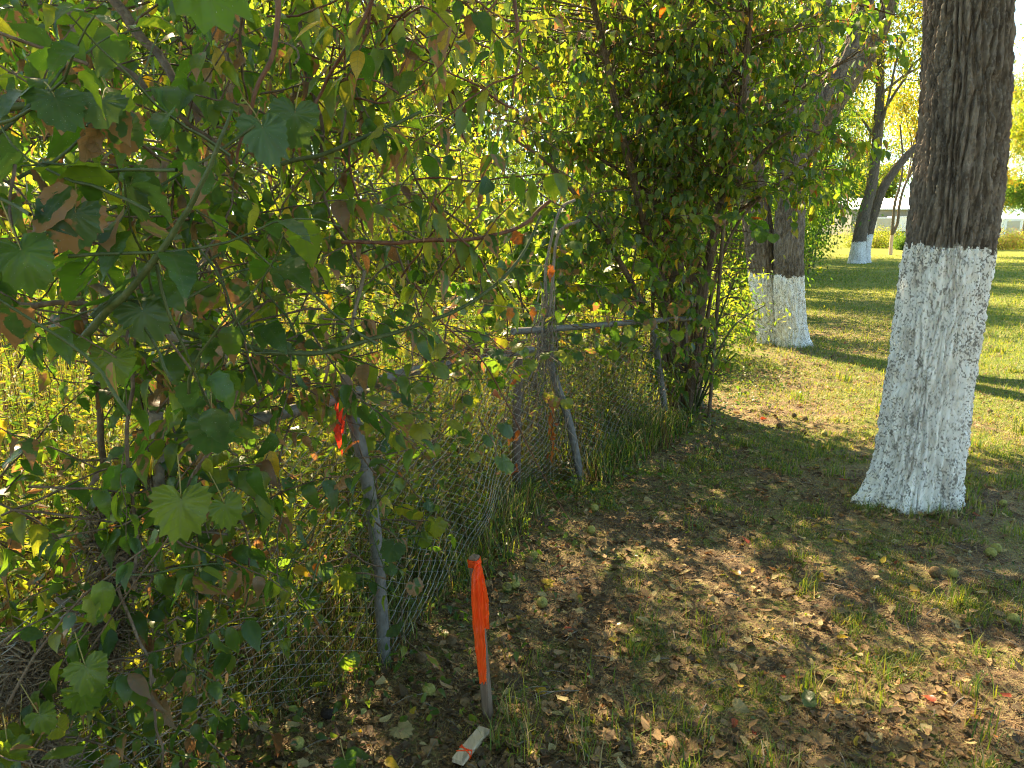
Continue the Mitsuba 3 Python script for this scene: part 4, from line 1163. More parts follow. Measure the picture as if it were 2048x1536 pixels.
BR = [  # drawn branches of the tall bush on the left: points (u, v, metres ahead), thickness
    (pix([(190, -60, 2.1), (300, 95, 2.0), (345, 150, 1.95), (430, 250, 1.9)]), 0.014, 0.007, None, 0.4),
    (pix([(130, 20, 1.9), (210, 110, 1.85), (330, 210, 1.8), (460, 330, 1.8)]), 0.010, 0.004, None, 0.5),
    (pix([(-30, 215, 1.5), (60, 212, 1.5), (170, 222, 1.52), (255, 232, 1.55)]), 0.008, 0.005, 'green_stem', 0.7),
    (pix([(0, 590, 1.5), (60, 606, 1.5), (130, 600, 1.5), (185, 600, 1.52)]), 0.006, 0.005, None, 0.5),
    (pix([(150, 395, 1.45), (85, 405, 1.45), (130, 350, 1.42)]), 0.005, 0.003, 'grey_twig', 0.2),
    (pix([(265, 480, 1.8), (262, 640, 1.78), (258, 800, 1.76), (262, 1000, 1.74), (278, 1170, 1.7)]), 0.006, 0.004, None, 0.55),
    (pix([(318, 820, 1.95), (314, 900, 1.95), (322, 960, 1.95), (318, 1050, 1.97)]), 0.019, 0.014, 'grey_twig', 0.1),
    (pix([(170, 560, 1.9), (290, 640, 1.9), (370, 690, 1.9), (455, 716, 1.92)]), 0.011, 0.008, 'grey_twig', 0.35),
    (pix([(300, 640, 2.0), (470, 690, 2.05), (600, 705, 2.1), (690, 694, 2.15), (830, 650, 2.25), (940, 605, 2.32), (1030, 530, 2.4), (1082, 430, 2.45)], 40), 0.0085, 0.0045, 'green_stem', 0.10),
    (pix([(600, 40, 2.3), (640, 260, 2.3), (655, 400, 2.3), (700, 500, 2.3), (730, 545, 2.3)]), 0.006, 0.004, None, 0.4),
    (pix([(690, 478, 2.2), (800, 482, 2.25), (900, 480, 2.3), (1000, 470, 2.35), (1050, 448, 2.38), (1078, 420, 2.4), (1100, 402, 2.4)], 30), 0.0055, 0.006, 'red_twig', 0.0),
    (pix([(560, -60, 1.7), (548, 100, 1.7), (520, 170, 1.7), (495, 260, 1.72), (470, 330, 1.72)]), 0.0065, 0.003, 'red_twig', 0.25),
    (pix([(780, 250, 2.6), (850, 390, 2.6), (930, 450, 2.6), (960, 475, 2.6)]), 0.004, 0.003, None, 0.2),
    (pix([(730, 540, 2.3), (700, 660, 2.3), (680, 690, 2.3)]), 0.006, 0.004, 'grey_twig', 0.1),
    (pix([(480, 830, 2.2), (560, 780, 2.2), (650, 770, 2.2), (780, 800, 2.25)]), 0.004, 0.002, None, 0.5),
    (pix([(240, 1170, 1.7), (285, 1300, 1.68), (310, 1420, 1.66), (322, 1540, 1.64)]), 0.004, 0.003, None, 0.5),
    (pix([(120, 1190, 1.9), (150, 1220, 1.9), (156, 1260, 1.9), (118, 1320, 1.88)]), 0.016, 0.012, 'grey_twig', 0.0),
    (pix([(300, 1530, 2.1), (305, 1400, 2.1), (318, 1240, 2.1), (312, 1100, 2.05)]), 0.014, 0.010, 'grey_twig', 0.1),
    (pix([(215, 1560, 2.2), (222, 1400, 2.2), (212, 1250, 2.2), (216, 1050, 2.2), (200, 800, 2.2), (150, 560, 2.15)]), 0.013, 0.009, None, 0.12),
    (pix([(420, 470, 2.0), (445, 560, 2.0), (470, 640, 2.0), (520, 770, 2.05)]), 0.004, 0.003, None, 0.4),
]
thicket('honeysuckle_bush', 'tall tangled bush with oval green leaves filling the left side before the fence', 'bush', BR,
        [(230, 500, 760, 1180, 1.75, 2.35, 36), (-60, 230, 930, 1180, 1.75, 2.3, 16), (-80, 520, -60, 640, 1.8, 2.9, 98), (240, 520, 640, 760, 1.8, 2.6, 10), (430, 740, 40, 760, 2.0, 2.9, 42), (-500, -40, -100, 1100, 1.3, 2.6, 40), (-60, 420, 1180, 1520, 1.55, 2.1, 30), (0, 640, -420, 0, 1.8, 3.0, 30)],
        OVALS, 0.083, {0: 7, 1: 4, 6: 2, 2: 1.0, 4: 0.5, 3: 0.1}, 81, spacing=0.055, twig_len=(0.2, 0.45), keep=0.85, dead=0.3)

SAP = [(pix([(148, 700, 1.42), (205, 630, 1.38), (262, 580, 1.35), (320, 505, 1.32), (372, 430, 1.30), (420, 350, 1.28), (452, 270, 1.27), (470, 215, 1.27)], 26), 0.0082, 0.0022, 'green_stem', 0.25),
       (pix([(300, 640, 1.5), (240, 590, 1.45), (180, 640, 1.42)]), 0.008, 0.008, 'green_stem', 0.2)]
thicket('sapling', 'sapling with a thick green stem and large toothed brown edged leaves, upper left', 'sapling', SAP,
        [(60, 420, 130, 720, 1.25, 1.6, 13), (-20, 120, 300, 760, 1.2, 1.5, 5), (330, 720, 520, 760, 1.5, 2.0, 8)], TOOTHED, 0.105, {0: 6, 1: 2, 6: 3, 2: 0.4, 4: 0.3}, 83, 'green_stem', 0.085, (0.12, 0.3), 0.7, 0.65, 0.09, True, 0.02, 0.5)

ARCH = [(pix([(560, 330, 1.9), (660, 300, 1.9), (760, 262, 1.9), (840, 225, 1.92)]), 0.006, 0.004, 'green_stem', 0.5),
        (pix([(1030, -60, 2.2), (1036, 60, 2.2), (1042, 110, 2.2), (1030, 190, 2.2)]), 0.006, 0.003, 'red_twig', 0.35),
        (pix([(760, -60, 1.7), (720, 60, 1.75), (640, 180, 1.8), (590, 300, 1.85)]), 0.005, 0.003, 'red_twig', 0.6),
        (pix([(700, -60, 2.3), (690, 120, 2.3), (700, 300, 2.3), (730, 460, 2.3)]), 0.005, 0.003, 'red_twig', 0.4),
        (pix([(800, 480, 2.28), (860, 483, 2.3), (940, 478, 2.34), (1010, 468, 2.38)]), 0.003, 0.002, 'red_twig', 0.0)]
thicket('arching_branch_bush', 'arching sunlit branches with long drooping leaves spotted brown, at the top left of the middle', 'bush', ARCH,
        [(600, 980, 150, 440, 1.9, 2.4, 15), (700, 1050, -60, 150, 2.0, 2.6, 12), (560, 760, -200, 200, 1.8, 2.4, 12), (780, 1060, 470, 490, 2.28, 2.36, 4)], LANCES + OVALS[:1], 0.092, {1: 5, 2: 4, 0: 3, 3: 0.6, 4: 0.3}, 85, 'red_twig', 0.06, (0.15, 0.4), 1.1, 0.8, 0.09, True, 0.012, 0.25)

GR = [(pix([(30, 330, 1.3), (20, 430, 1.25), (60, 540, 1.22)]), 0.003, 0.002, None, 0), (pix([(250, 470, 1.5), (300, 620, 1.52), (395, 760, 1.55), (430, 850, 1.55), (420, 900, 1.55)]), 0.003, 0.002, None, 0.2),
      (pix([(420, 900, 1.55), (380, 960, 1.55), (360, 1040, 1.55), (260, 1180, 1.6), (160, 1330, 1.65)]), 0.003, 0.002, None, 0.2)]
key = thing('grape_vine', 'wild grape vine with broad heart shaped toothed leaves climbing through the left of the thicket', 'vine')
rng = np.random.default_rng(87)
L, tw = Leaves(88), []
for pts, r0, r1, b, _ in GR:
    part(key, 'stem', mikit.ply(tube(pts, np.linspace(r0, r1, len(pts)), 6), 'twig', smooth=True))
for u, v, d, px, kind, facing in [(42, 500, 1.2, 125, 0, 0.9), (150, 425, 1.28, 120, 6, 0.95), (425, 855, 1.5, 110, 6, 0.9), (362, 1000, 1.5, 130, 1, 0.95), (225, 715, 1.45, 95, 1, 0.9), (15, 1500, 1.5, 100, 1, 0.8),
                                  (172, 1335, 1.55, 95, 1, 0.9), (80, 1430, 1.55, 70, 1, 0.9), (118, 1455, 1.6, 60, 2, 0.9), (65, 1475, 1.6, 60, 1, 0.9), (40, 1455, 1.6, 55, 1, 0.9), (165, 1385, 1.55, 90, 1, 0.9), (262, 370, 1.35, 110, 6, 0.6),
                                  (250, 255, 1.4, 85, 6, 0.6), (205, 200, 1.35, 95, 6, 0.4), (110, 195, 1.3, 110, 6, 0.4), (285, 620, 1.45, 110, 6, 0.6), (400, -95, 0.72, 215, 0, 0.15), (330, 560, 1.6, 95, 0, 0.7), (525, 255, 1.6, 110, 6, 0.7), (590, 225, 1.7, 100, 6, 0.6),
                                  (690, 1520, 1.75, 60, 0, 0.5), (450, 1010, 1.6, 80, 1, 0.8)]:
    c = P(u, v, d)
    toward = unit(EYE - c)
    no = unit(toward * facing + np.array([0, 0, 1.0]) * (1.1 - facing) + rng.normal(0, 0.16, 3))
    al = unit(np.array([0.1, 0, -1.0]) + rng.normal(0, 0.25, 3) + (toward * 0.8 if facing < 0.45 else 0))
    L.add(GRAPES, c, al, no, px * 0.74 / F * d, kind)
    tw.append(tube(curve([c, c - al * 0.03 - no * 0.02 + [0, 0, 0.015], c - al * 0.06 - no * 0.06 + [0, 0, 0.04]], 5), 0.0014, 4, False))
part(key, 'leaf_stalks', mikit.ply(join(tw), 'yellow_stem', smooth=True), kind='stuff')
L.build(key, 'leaf', 300)

# vines on the middle of the fence
CV = [(pix([(560, 800, 2.5), (640, 790, 2.6), (760, 800, 2.7), (860, 850, 2.8), (930, 900, 2.85)]), 0.002, 0.0014, 'yellow_stem', 0.5),
      (pix([(820, 640, 2.9), (900, 690, 3.2), (960, 700, 3.4)]), 0.002, 0.0014, None, 0.5),
      (pix([(660, 830, 2.55), (780, 860, 2.65), (840, 900, 2.7), (880, 960, 2.75)]), 0.002, 0.0014, None, 0.5)]
thicket('climbing_vine', 'climbing vine with small heart shaped leaves on the fence around the hanging ribbon', 'vine', CV,
        [(640, 1000, 690, 960, 2.75, 3.6, 34), (420, 640, 740, 1150, 2.35, 2.9, 36), (700, 780, 820, 1100, 2.75, 3.0, 8), (900, 1060, 580, 720, 3.4, 4.2, 9), (760, 860, 960, 1120, 2.6, 2.9, 4), (690, 790, 830, 1260, 2.42, 2.62, 9), (1000, 1330, 600, 720, 4.2, 5.9, 26), (780, 1060, 660, 740, 2.9, 4.1, 12)], HEARTS + OVALS[:2], 0.062, {1: 6, 2: 3, 0: 4, 6: 1.5, 3: 0.35, 5: 0.35}, 89, 'twig', 0.06, (0.15, 0.35), 0.9, 0.7, 0.08, False, 0.02, 0.15)
thicket('fence_sapling', 'small bright green seedling leaves in front of the leaning grey post', 'sapling', [(pix([(735, 1240, 2.5), (722, 1150, 2.48), (700, 1080, 2.46), (690, 1040, 2.46)]), 0.003, 0.002, 'green_stem', 0.5),
        (pix([(560, 1200, 2.2), (600, 1100, 2.2), (640, 1040, 2.2)]), 0.003, 0.002, 'green_stem', 0.4)], [(640, 760, 1040, 1180, 2.4, 2.55, 5), (520, 640, 1000, 1250, 2.15, 2.4, 4), (820, 880, 1050, 1100, 2.7, 2.8, 2), (240, 420, 1150, 1520, 1.7, 1.95, 9)], OVALS, 0.055, {1: 6, 0: 3, 2: 2, 5: 0.15}, 91, 'green_stem', 0.05, (0.1, 0.25), 1.0, 0.8, 0.07)

thicket('tangled_vine', 'tangle of dark twigs and small yellow green leaves behind the near foliage', 'vine', [(pix([(0, 130, 3.2), (180, 260, 3.1), (420, 300, 3.0), (640, 420, 3.1), (800, 600, 3.2)]), 0.006, 0.003, None, 0.4), (pix([(40, -40, 3.4), (220, 160, 3.4), (330, 420, 3.3), (380, 640, 3.2)]), 0.008, 0.004, None, 0.4), (pix([(420, -60, 3.0), (470, 180, 3.0), (440, 420, 3.0), (500, 640, 3.0)]), 0.006, 0.003, None, 0.4)],
        [(-60, 900, -60, 480, 2.9, 4.4, 120), (250, 760, 480, 740, 2.8, 4.0, 34), (700, 1100, 0, 480, 3.2, 4.6, 26)], LANCES + OVALS, 0.062, {2: 5, 1: 5, 0: 3, 3: 0.4, 4: 0.5}, 98, 'twig', 0.065, (0.25, 0.5), 0.9, 0.75, 0.1, True, 0.01, 0.2)

# single dead or bright leaves on long stalks over the rail: parts of the arching green branch
key = thing('scorched_leaf_shoot', 'thin shoot with curled orange dead leaves dangling above the fence rail', 'vine')
L = Leaves(93)
for pts in ([(942, 602, 2.33), (1000, 612, 2.34), (1050, 618, 2.36), (1062, 616, 2.37)], [(1030, 530, 2.4), (1062, 530, 2.4), (1098, 532, 2.42)], [(1098, 532, 2.42), (1100, 510, 2.44), (1098, 500, 2.45)]):
    part(key, 'stalk', mikit.ply(tube(pix(pts, 12), 0.0016, 5), 'yellow_stem', smooth=True))
for u, v, d, s in ((1018, 612, 2.35, 0.062), (1064, 612, 2.37, 0.052), (1100, 528, 2.42, 0.055), (1099, 535, 2.43, 0.05)):
    L.add(CURLED[:4], P(u, v, d), np.array([0.05, -0.1, -1.0]), unit(np.array([0.4, -1.0, 0.2])), s, 5)
L.build(key, 'leaf', 300)
key = thing('dangling_dead_leaves', 'string of crumpled orange dead leaves hanging beside the post that leans left', 'vine')
part(key, 'stem', mikit.ply(tube(pix([(1092, 790, 4.4), (1106, 830, 4.4), (1102, 880, 4.4), (1106, 915, 4.4)], 14), 0.002, 5), 'red_twig', smooth=True))
L = Leaves(94)
rng = np.random.default_rng(95)
for v in np.linspace(808, 912, 20):
    L.add(CURLED, P(1103 + rng.normal(0, 3), v, 4.4), unit(rng.normal(0, 0.5, 3) + [0, 0, -1]), rand_dirs(rng, 1)[0], 0.055, 5)
for u, v in ((1026, 862), (1034, 866), (1020, 868), (1028, 926), (1034, 934), (1022, 940), (1038, 860)):
    L.add(CURLED, P(u, v, 4.2), unit(rng.normal(0, 0.5, 3) + [0, 0, -1]), rand_dirs(rng, 1)[0], 0.075, 5)
for u, v in ((1098, 790), (1108, 800), (1133, 803)):
    L.add(HEARTS, P(u, v, 4.4), np.array([0.2, -0.2, -1.0]), unit(np.array([0.1, -1.0, 0.4])), 0.06, 2)
L.build(key, 'leaf', 300)

# dead vines: the bundle hanging over the leaning post, the long thin runners
key = thing('dead_vine_bundle', 'bundle of thin grey dead vines hanging from the rail by the post that leans left', 'vine')
rng = np.random.default_rng(96)
for i in range(60):
    u0 = 1096 + rng.normal(0, 9)
    sp = rng.normal(0, 1)
    pts = [P(u0 + sp * 4, rng.uniform(560, 690), 4.72), P(u0 - 8 + sp * 16, 730, 4.62 + rng.normal(0, 0.05)), P(1078 + sp * 34, rng.uniform(800, 860), 4.58 + rng.normal(0, 0.08)), P(1072 + sp * 50, rng.uniform(880, 965), 4.55 + rng.normal(0, 0.08))]
    p = curve(pts, 16)
    p[1:-1] += rng.normal(0, 0.016, (14, 3))
    part(key, 'strand', mikit.ply(tube(p, 0.0024, 4, False), 'grey_twig', smooth=True))
for pts in ([(1098, 660, 4.7), (1090, 560, 4.75), (1098, 500, 4.8), (1120, 420, 4.85), (1150, 400, 4.9)], [(1094, 670, 4.7), (1104, 580, 4.7), (1116, 470, 4.7), (1160, 440, 4.7)]):
    part(key, 'stem', mikit.ply(tube(pix(pts, 16), 0.010, 6), 'grey_twig', smooth=True))
key = thing('runner_vine', 'long straight thin tan vine slanting down across the fence to the path', 'vine')
part(key, 'stem', mikit.ply(tube(pix([(820, 555, 2.75), (880, 640, 2.85), (960, 715, 2.95), (1010, 800, 3.05), (1060, 900, 3.2), (1120, 1010, 3.35), (1170, 1080, 3.47), (1190, 1102, 3.52)], 40), np.linspace(0.0040, 0.0015, 40), 6), 'red_twig', smooth=True))
key = thing('dry_stalk', 'pair of tall dark dry stalks standing behind the arching green branch', 'weed')
for pts in ([(815, 520, 3.4), (840, 640, 3.4), (850, 700, 3.4), (865, 860, 3.4), (868, 985, 3.4)], [(740, 360, 3.3), (800, 520, 3.35), (842, 640, 3.4), (870, 760, 3.4)]):
    part(key, 'stem', mikit.ply(tube(pix(pts, 20), 0.005, 5), 'twig', smooth=True))
key = thing('dried_runners', 'mat of brown dried runners lying along the fence rail', 'vine')
rng = np.random.default_rng(97)
for i in range(26):
    u0 = rng.uniform(760, 940)
    pts = [P(u0, 745 - (u0 - 800) * 0.18 + rng.uniform(-30, 5), 2.95 + (u0 - 760) * 0.003), P(u0 + 70, 722 - (u0 - 800) * 0.16 + rng.uniform(-26, 6), 3.2 + (u0 - 760) * 0.0035), P(u0 + 150, 705 - (u0 - 800) * 0.12 + rng.uniform(-26, 14), 3.6 + (u0 - 760) * 0.0035)]
    part(key, 'strand', mikit.ply(tube(curve(pts, 12) + rng.normal(0, 0.006, (12, 3)), 0.0018, 4, False), 'red_twig', smooth=True))

# clumps of flood-dried straw caught in the fence at lower left
for n, (u, v, d, r, m, lab) in enumerate([(46, 1350, 1.72, (0.11, 0.07, 0.125), 1100, 'big brown clump of dried straw caught in the fence at the lower left'), (228, 1110, 1.85, (0.07, 0.05, 0.16), 800, 'hanging brown clump of straw below the grape leaves'),
                                          (318, 1000, 1.96, (0.035, 0.03, 0.09), 300, 'small ragged tuft of straw stuck on the dead stub'), (70, 1520, 1.62, (0.10, 0.07, 0.05), 500, 'low clump of straw in the bottom left corner'),
                                          (215, 1255, 1.85, (0.06, 0.04, 0.13), 560, 'thin straggling clump of straw beside the bent grey stick')]):
    rng = np.random.default_rng(700 + n)
    key = thing('straw_clump', lab, 'straw clump')
    c = P(u, v, d)
    ms = []
    for i in range(m):
        q = rand_dirs(rng, 1)[0] * rng.random() ** 0.5 * np.array(r)
        a = rand_dirs(rng, 1)[0] * [1, 0.7, 0.8] * (0.012 + 0.075 * rng.random() ** 2)
        ms.append(tube([c + q - a, c + q + rng.normal(0, 0.012, 3), c + q + a + [0, 0, -0.008]], 0.0006 + 0.0030 * rng.random() ** 3, 3, False))
    part(key, 'straw', mikit.ply(join(ms), 'dirt_clump', smooth=True), kind='stuff')

# ------------------------------------------------------------------ weeds and grasses
def blades(pos, height, lean, width, rng, kinds, curl=0.5, plain=False):
    n = len(pos)
    a = rng.uniform(0, 2 * np.pi, n)
    d = np.stack([np.cos(a), np.sin(a), 0 * a], 1)
    w = np.stack([-np.sin(a), np.cos(a), 0 * a], 1)
    h, l = height[:, None], (lean * rng.uniform(0.2, 1.3, n))[:, None]
    up = np.array([0, 0, 1.0])
    p0 = pos
    p1 = pos + up * h * 0.55 + d * h * l * 0.35
    p2 = pos + up * h * (1 - 0.35 * np.minimum(l, 2.0) * curl) + d * h * l
    ww = (width * rng.uniform(0.6, 1.3, n))[:, None]
    v = np.stack([p0 - w * ww, p0 + w * ww, p1 - w * ww * 0.75, p1 + w * ww * 0.75, p2], 1)
    f = np.array([[0, 1, 3], [0, 3, 2], [2, 3, 4]])
    uv = np.broadcast_to(np.array([[0.02, 0.1], [0.02, 0.9], [0.5, 0.2], [0.5, 0.8], [0.98, 0.5]]), (n, 5, 2)).copy()
    uv[..., 0] += (pick(rng, n, kinds) * 1000 + rng.integers(0, 1000, n))[:, None]
    if plain:                                                     # far away: one triangle a blade
        return v[:, [0, 1, 4]].reshape(-1, 3), np.arange(3 * n).reshape(-1, 3), uv[:, [0, 1, 4]].reshape(-1, 2)
    return v.reshape(-1, 3), (f[None] + (np.arange(n) * 5)[:, None, None]).reshape(-1, 3), uv.reshape(-1, 2)


def stuff(name, label, cat, meshes, bsdf, smooth=True):
    at, vs, fs, us = 0, [], [], []
    for v, f, u in meshes:
        vs.append(v); fs.append(f + at); us.append(u)
        at += len(v)
    scene[name] = mikit.ply((np.vstack(vs), np.vstack(fs)), bsdf, smooth=smooth, uv=np.vstack(us))
    labels[name] = {'label': label, 'category': cat, 'kind': 'stuff'}


def on_ground(p):
    p = p.copy()
    p[:, 2] = gz(p[:, 0], p[:, 1])
    return p


def spread(rng, n, x0, x1, y0, y1, power=2.0):
    """points in the camera's wedge, fewer per square metre farther away"""
    y = (y0 ** (1 - power + 1) + rng.random(n) * (y1 ** (2 - power) - y0 ** (2 - power))) ** (1 / (2 - power)) if power != 2 else y0 * (y1 / y0) ** rng.random(n)
    x = rng.uniform(x0, x1, n) * y
    return on_ground(np.stack([x, y, 0 * y], 1))


rng = np.random.default_rng(101)
# short lawn grass
p = spread(rng, 430000, -0.42, 0.98, 1.7, 46, 2.0)
s = side(p[:, 0], p[:, 1])
q = p * [1, 1, 0]
patch = nfbm(q * 1.1, 3, 40) * 0.55 + nfbm(q * 5.5, 2, 41) * 0.45
lush = np.clip((p[:, 1] - 3.5) / 5, 0, 1) * 0.30 + np.clip(s / 4, 0, 1) * 0.06
ok = (s > -0.3 - 0.12 * np.maximum(p[:, 1] - 9, 0)) & (patch + lush > 0.535 + 0.05 * np.clip((4.2 - p[:, 1]) / 1.5, 0, 1) + 0.16 * np.exp(-np.maximum(s, 0) / 0.9)) & (np.hypot(p[:, 0] - 2.36, p[:, 1] - 4.22) > 0.25)
p, patch = p[ok], patch[ok]
hgt = (0.012 + 0.024 * rng.random(len(p))) * (1 + 1.3 * np.clip((nfbm(p * [7, 7, 0], 2, 44) - 0.60) * 8, 0, 1)) * np.clip(p[:, 1] / 7, 1, 1.5)
green = {1: 4, 0: 2, 2: 4, 7: 2}
near = p[:, 1] < 5.5
wid = 0.0016 * np.clip(p[:, 1] / 3.2, 1, 9)
m1 = blades(p[near], hgt[near], 0.9, wid[near], rng, green)
m3 = blades(p[~near], hgt[~near], 0.9, wid[~near], rng, green, 0.5, True)
# dry thatch lying flat
p = spread(rng, 90000, -0.35, 0.98, 1.7, 9, 2.0)
p = p[(side(p[:, 0], p[:, 1]) > -0.1)]
m2 = blades(p, 0.010 + 0.012 * rng.random(len(p)), 4.2, 0.0013 * np.clip(p[:, 1] / 3, 1, 4), rng, {7: 4, 4: 4, 9: 2}, 0.1, True)
stuff('lawn_grass', 'short patchy lawn grass and dry thatch under the trees', 'grass', [m1, m2, m3], 'blade')
# taller tufts
ms = []
for i in range(100):
    y = 1.9 * (10 / 1.9) ** rng.random()
    x = rng.uniform(-0.05, 0.75) * y
    if side(x, y) < 0.4 or math.hypot(x - 2.36, y - 4.22) < 0.4:
        continue
    n = rng.integers(14, 46)
    c = np.stack([x + rng.normal(0, 0.035, n), y + rng.normal(0, 0.035, n), np.zeros(n)], 1)
    ms.append(blades(on_ground(c), rng.uniform(0.05, 0.12, n), 0.7, 0.0022 * max(1, y / 3.5), rng, {1: 4, 2: 3, 7: 1, 0: 1}))
for x0, y0, r0, m in ((2.37, 4.20, 0.25, 420), (3.95, 10.35, 0.30, 260), (3.65, 10.6, 0.28, 160)):
    a_ = rng.uniform(0, 2 * np.pi, m)
    r_ = r0 + rng.gamma(1.4, 0.05, m)
    c = np.stack([x0 + np.cos(a_) * r_, y0 + np.sin(a_) * r_, 0 * a_], 1)
    ms.append(blades(on_ground(c), rng.uniform(0.03, 0.10, m), 0.8, 0.0022 * max(1, y0 / 4.5), rng, {1: 4, 2: 3, 7: 3, 0: 1}))
stuff('grass_tufts', 'longer green tufts standing out of the lawn', 'grass', ms, 'blade')
# grass along and behind the fence
ms = []
n = 46000
s0 = rng.uniform(1.0, acc[-1] + 0.5, n)
fp = fence_pt(np.minimum(s0, acc[-1]), np.zeros(n))
off = -0.17 * (fp[:, 1] > 3.1) * rng.random(n) + rng.gamma(1.6, 0.35, n) - 0.06
c = fp - off[:, None] * np.array([0.868, -0.496, 0])
c = c[(nfbm(c * [2.5, 2.5, 0], 2, 51) > 0.36)]
ms.append(blades(on_ground(c), rng.uniform(0.05, 0.29, len(c)) * (0.4 + nfbm(c * [1.3, 1.3, 0], 2, 52)) * np.clip(0.40 + (c[:, 1] - 2.6) * 0.45, 0.40, 1.0), 0.75, 0.0024 * np.clip(c[:, 1] / 3, 0.9, 2), rng, {1: 4, 0: 4, 2: 1.6, 7: 2.4, 6: 1.5, 4: 2.2, 9: 1}))
stuff('fence_grass', 'tall green and straw coloured grass growing through the fence', 'grass', ms, 'blade')
# meadow: stalks with leaves and yellow plumes
def weeds(pos, h, rng, leaf, kinds, per=14, plume=0.3, radius=0.003):
    vs, ws = [], []
    n = len(pos)
    lean = rng.normal(0, 0.13, (n, 3)) * [1, 1, 0]
    top = pos + np.stack([0 * h, 0 * h, h], 1) + lean * h[:, None]
    # stalks: three-sided, two segments
    mid = (pos + top) / 2 + rng.normal(0, 0.02, (n, 3))
    a = rng.uniform(0, 2 * np.pi, n)
    ring = np.stack([np.stack([np.cos(a + t), np.sin(a + t), 0 * a], 1) for t in (0, 2.1, 4.2)], 1)
    r = radius * np.clip(pos[:, 1] / 4, 0.8, 3)[:, None, None]
    v = np.concatenate([pos[:, None] + ring * r, mid[:, None] + ring * r * 0.8, top[:, None] + ring * r * 0.4], 1)
    f = []
    for k in (0, 3):
        for j in range(3):
            b, c2 = k + j, k + (j + 1) % 3
            f += [[b, c2, c2 + 3], [b, c2 + 3, b + 3]]
    f = (np.array(f)[None] + (np.arange(n) * 9)[:, None, None]).reshape(-1, 3)
    uid = pick(rng, n, {9: 3, 4: 4, 1: 2, 7: 3})
    uv = np.zeros((n, 9, 2)) + 0.5
    uv[..., 0] += (uid * 1000 + rng.integers(0, 1000, n))[:, None]
    st = (v.reshape(-1, 3), f, uv.reshape(-1, 2))
    i = np.repeat(np.arange(n), per)
    t = rng.uniform(0.25, 1.0, len(i))
    lp = pos[i] + (top - pos)[i] * t[:, None]
    aa = rng.uniform(0, 2 * np.pi, len(i))
    al = np.stack([np.cos(aa), np.sin(aa), rng.uniform(-0.7, 0.6, len(i))], 1)
    no = unit(rng.normal(0, 0.5, (len(i), 3)) + [0, 0, 1])
    ks = pick(rng, len(i), kinds)
    pl = rng.random(n) < plume
    isp = pl[i] & (t > 0.82)
    ks = np.where(isp, 3, ks)
    sz = leaf * rng.uniform(0.5, 1.2, len(i)) * np.where(isp, 0.5, 1.0) * np.clip(pos[i, 1] / 7, 0.75, 2.2)
    g = scatter([RH2], lp, al, no, sz, ks * 1000 + rng.integers(0, 1000, len(i)), rng)
    return [st, leaf_mesh(g)]


p = spread(rng, 9000, -1.05, 0.25, 3.0, 17, 1.6)
p = p[side(p[:, 0], p[:, 1]) < -0.45]
p = p[nfbm(p * [0.8, 0.8, 0], 2, 55) > 0.40]
hh = rng.uniform(0.35, 1.05, len(p)) * (0.55 + 0.8 * nfbm(p * [0.6, 0.6, 0], 2, 56))
stuff('meadow_weeds', 'sunlit yellow green meadow weeds behind the fence', 'weeds', weeds(p, hh, rng, 0.075, {2: 3.5, 1: 5, 0: 1.5, 7: 1.3, 3: 0.4, 6: 1.5}, 15, 0.12), 'blade', False)
n = 2600
s0 = rng.uniform(1.0, acc[-1], n)
c = fence_pt(s0, np.zeros(n)) - (rng.uniform(0.03, 1.1, n))[:, None] * np.array([0.868, -0.496, 0])
stuff('fence_weeds', 'thin brown stalks and small leaved weeds growing behind the chain link fence', 'weeds', weeds(on_ground(c), rng.uniform(0.25, 0.95, n), rng, 0.055, {1: 5, 2: 4, 0: 3, 4: 2, 6: 1.5, 7: 1}, 13, 0.03, 0.0016), 'blade', False)
p = spread(rng, 46000, -1.05, 0.2, 2.8, 18, 2.0)
p = p[side(p[:, 0], p[:, 1]) < -0.3]
stuff('meadow_grass', 'long dry and green meadow grass behind the fence', 'grass', [blades(p, rng.uniform(0.12, 0.45, len(p)), 0.7, 0.0028 * np.clip(p[:, 1] / 3, 1, 5), rng, {2: 3, 1: 5, 7: 3})], 'blade')
# low broad weeds and ivy on the ground along the fence
n = 5200
s0 = rng.uniform(1.5, acc[-1] + 3.0, n)
fp = np.stack([np.interp(s0, np.append(acc, acc[-1] + 3), np.append(base_line[:, k], base_line[-1, k] + 3 * [FDIR[0], FDIR[1], 0][k])) for k in range(3)], 1)
c = fp + (rng.normal(0.0, 0.28, n))[:, None] * np.array([0.868, -0.496, 0])
c = c[nfbm(c * [3, 3, 0], 2, 58) > 0.44]
c = on_ground(c)
c[:, 2] += rng.uniform(0.005, 0.11, len(c))
g = scatter(SMALL_OVALS, c, unit(rand_dirs(rng, len(c)) * [1, 1, 0.4]), unit(rng.normal(0, 0.5, (len(c), 3)) + [0, 0, 1]), rng.uniform(0.018, 0.05, len(c)), pick(rng, len(c), {0: 5, 1: 4, 6: 3}) * 1000 + rng.integers(0, 1000, len(c)), rng)
p = spread(rng, 1500, -0.1, 0.8, 1.8, 8, 2.0)
p = p[side(p[:, 0], p[:, 1]) > 0.2]
p[:, 2] += 0.012
g2 = scatter(SMALL_OVALS, p, unit(rand_dirs(rng, len(p)) * [1, 1, 0.3]), unit(rng.normal(0, 0.4, (len(p), 3)) + [0, 0, 1]), rng.uniform(0.012, 0.03, len(p)), pick(rng, len(p), {0: 3, 1: 5, 6: 3}) * 1000 + rng.integers(0, 1000, len(p)), rng)
stuff('ground_weeds', 'low broad leafed green weeds along the foot of the fence', 'weeds', [leaf_mesh(g), leaf_mesh(g2)], 'leaf')

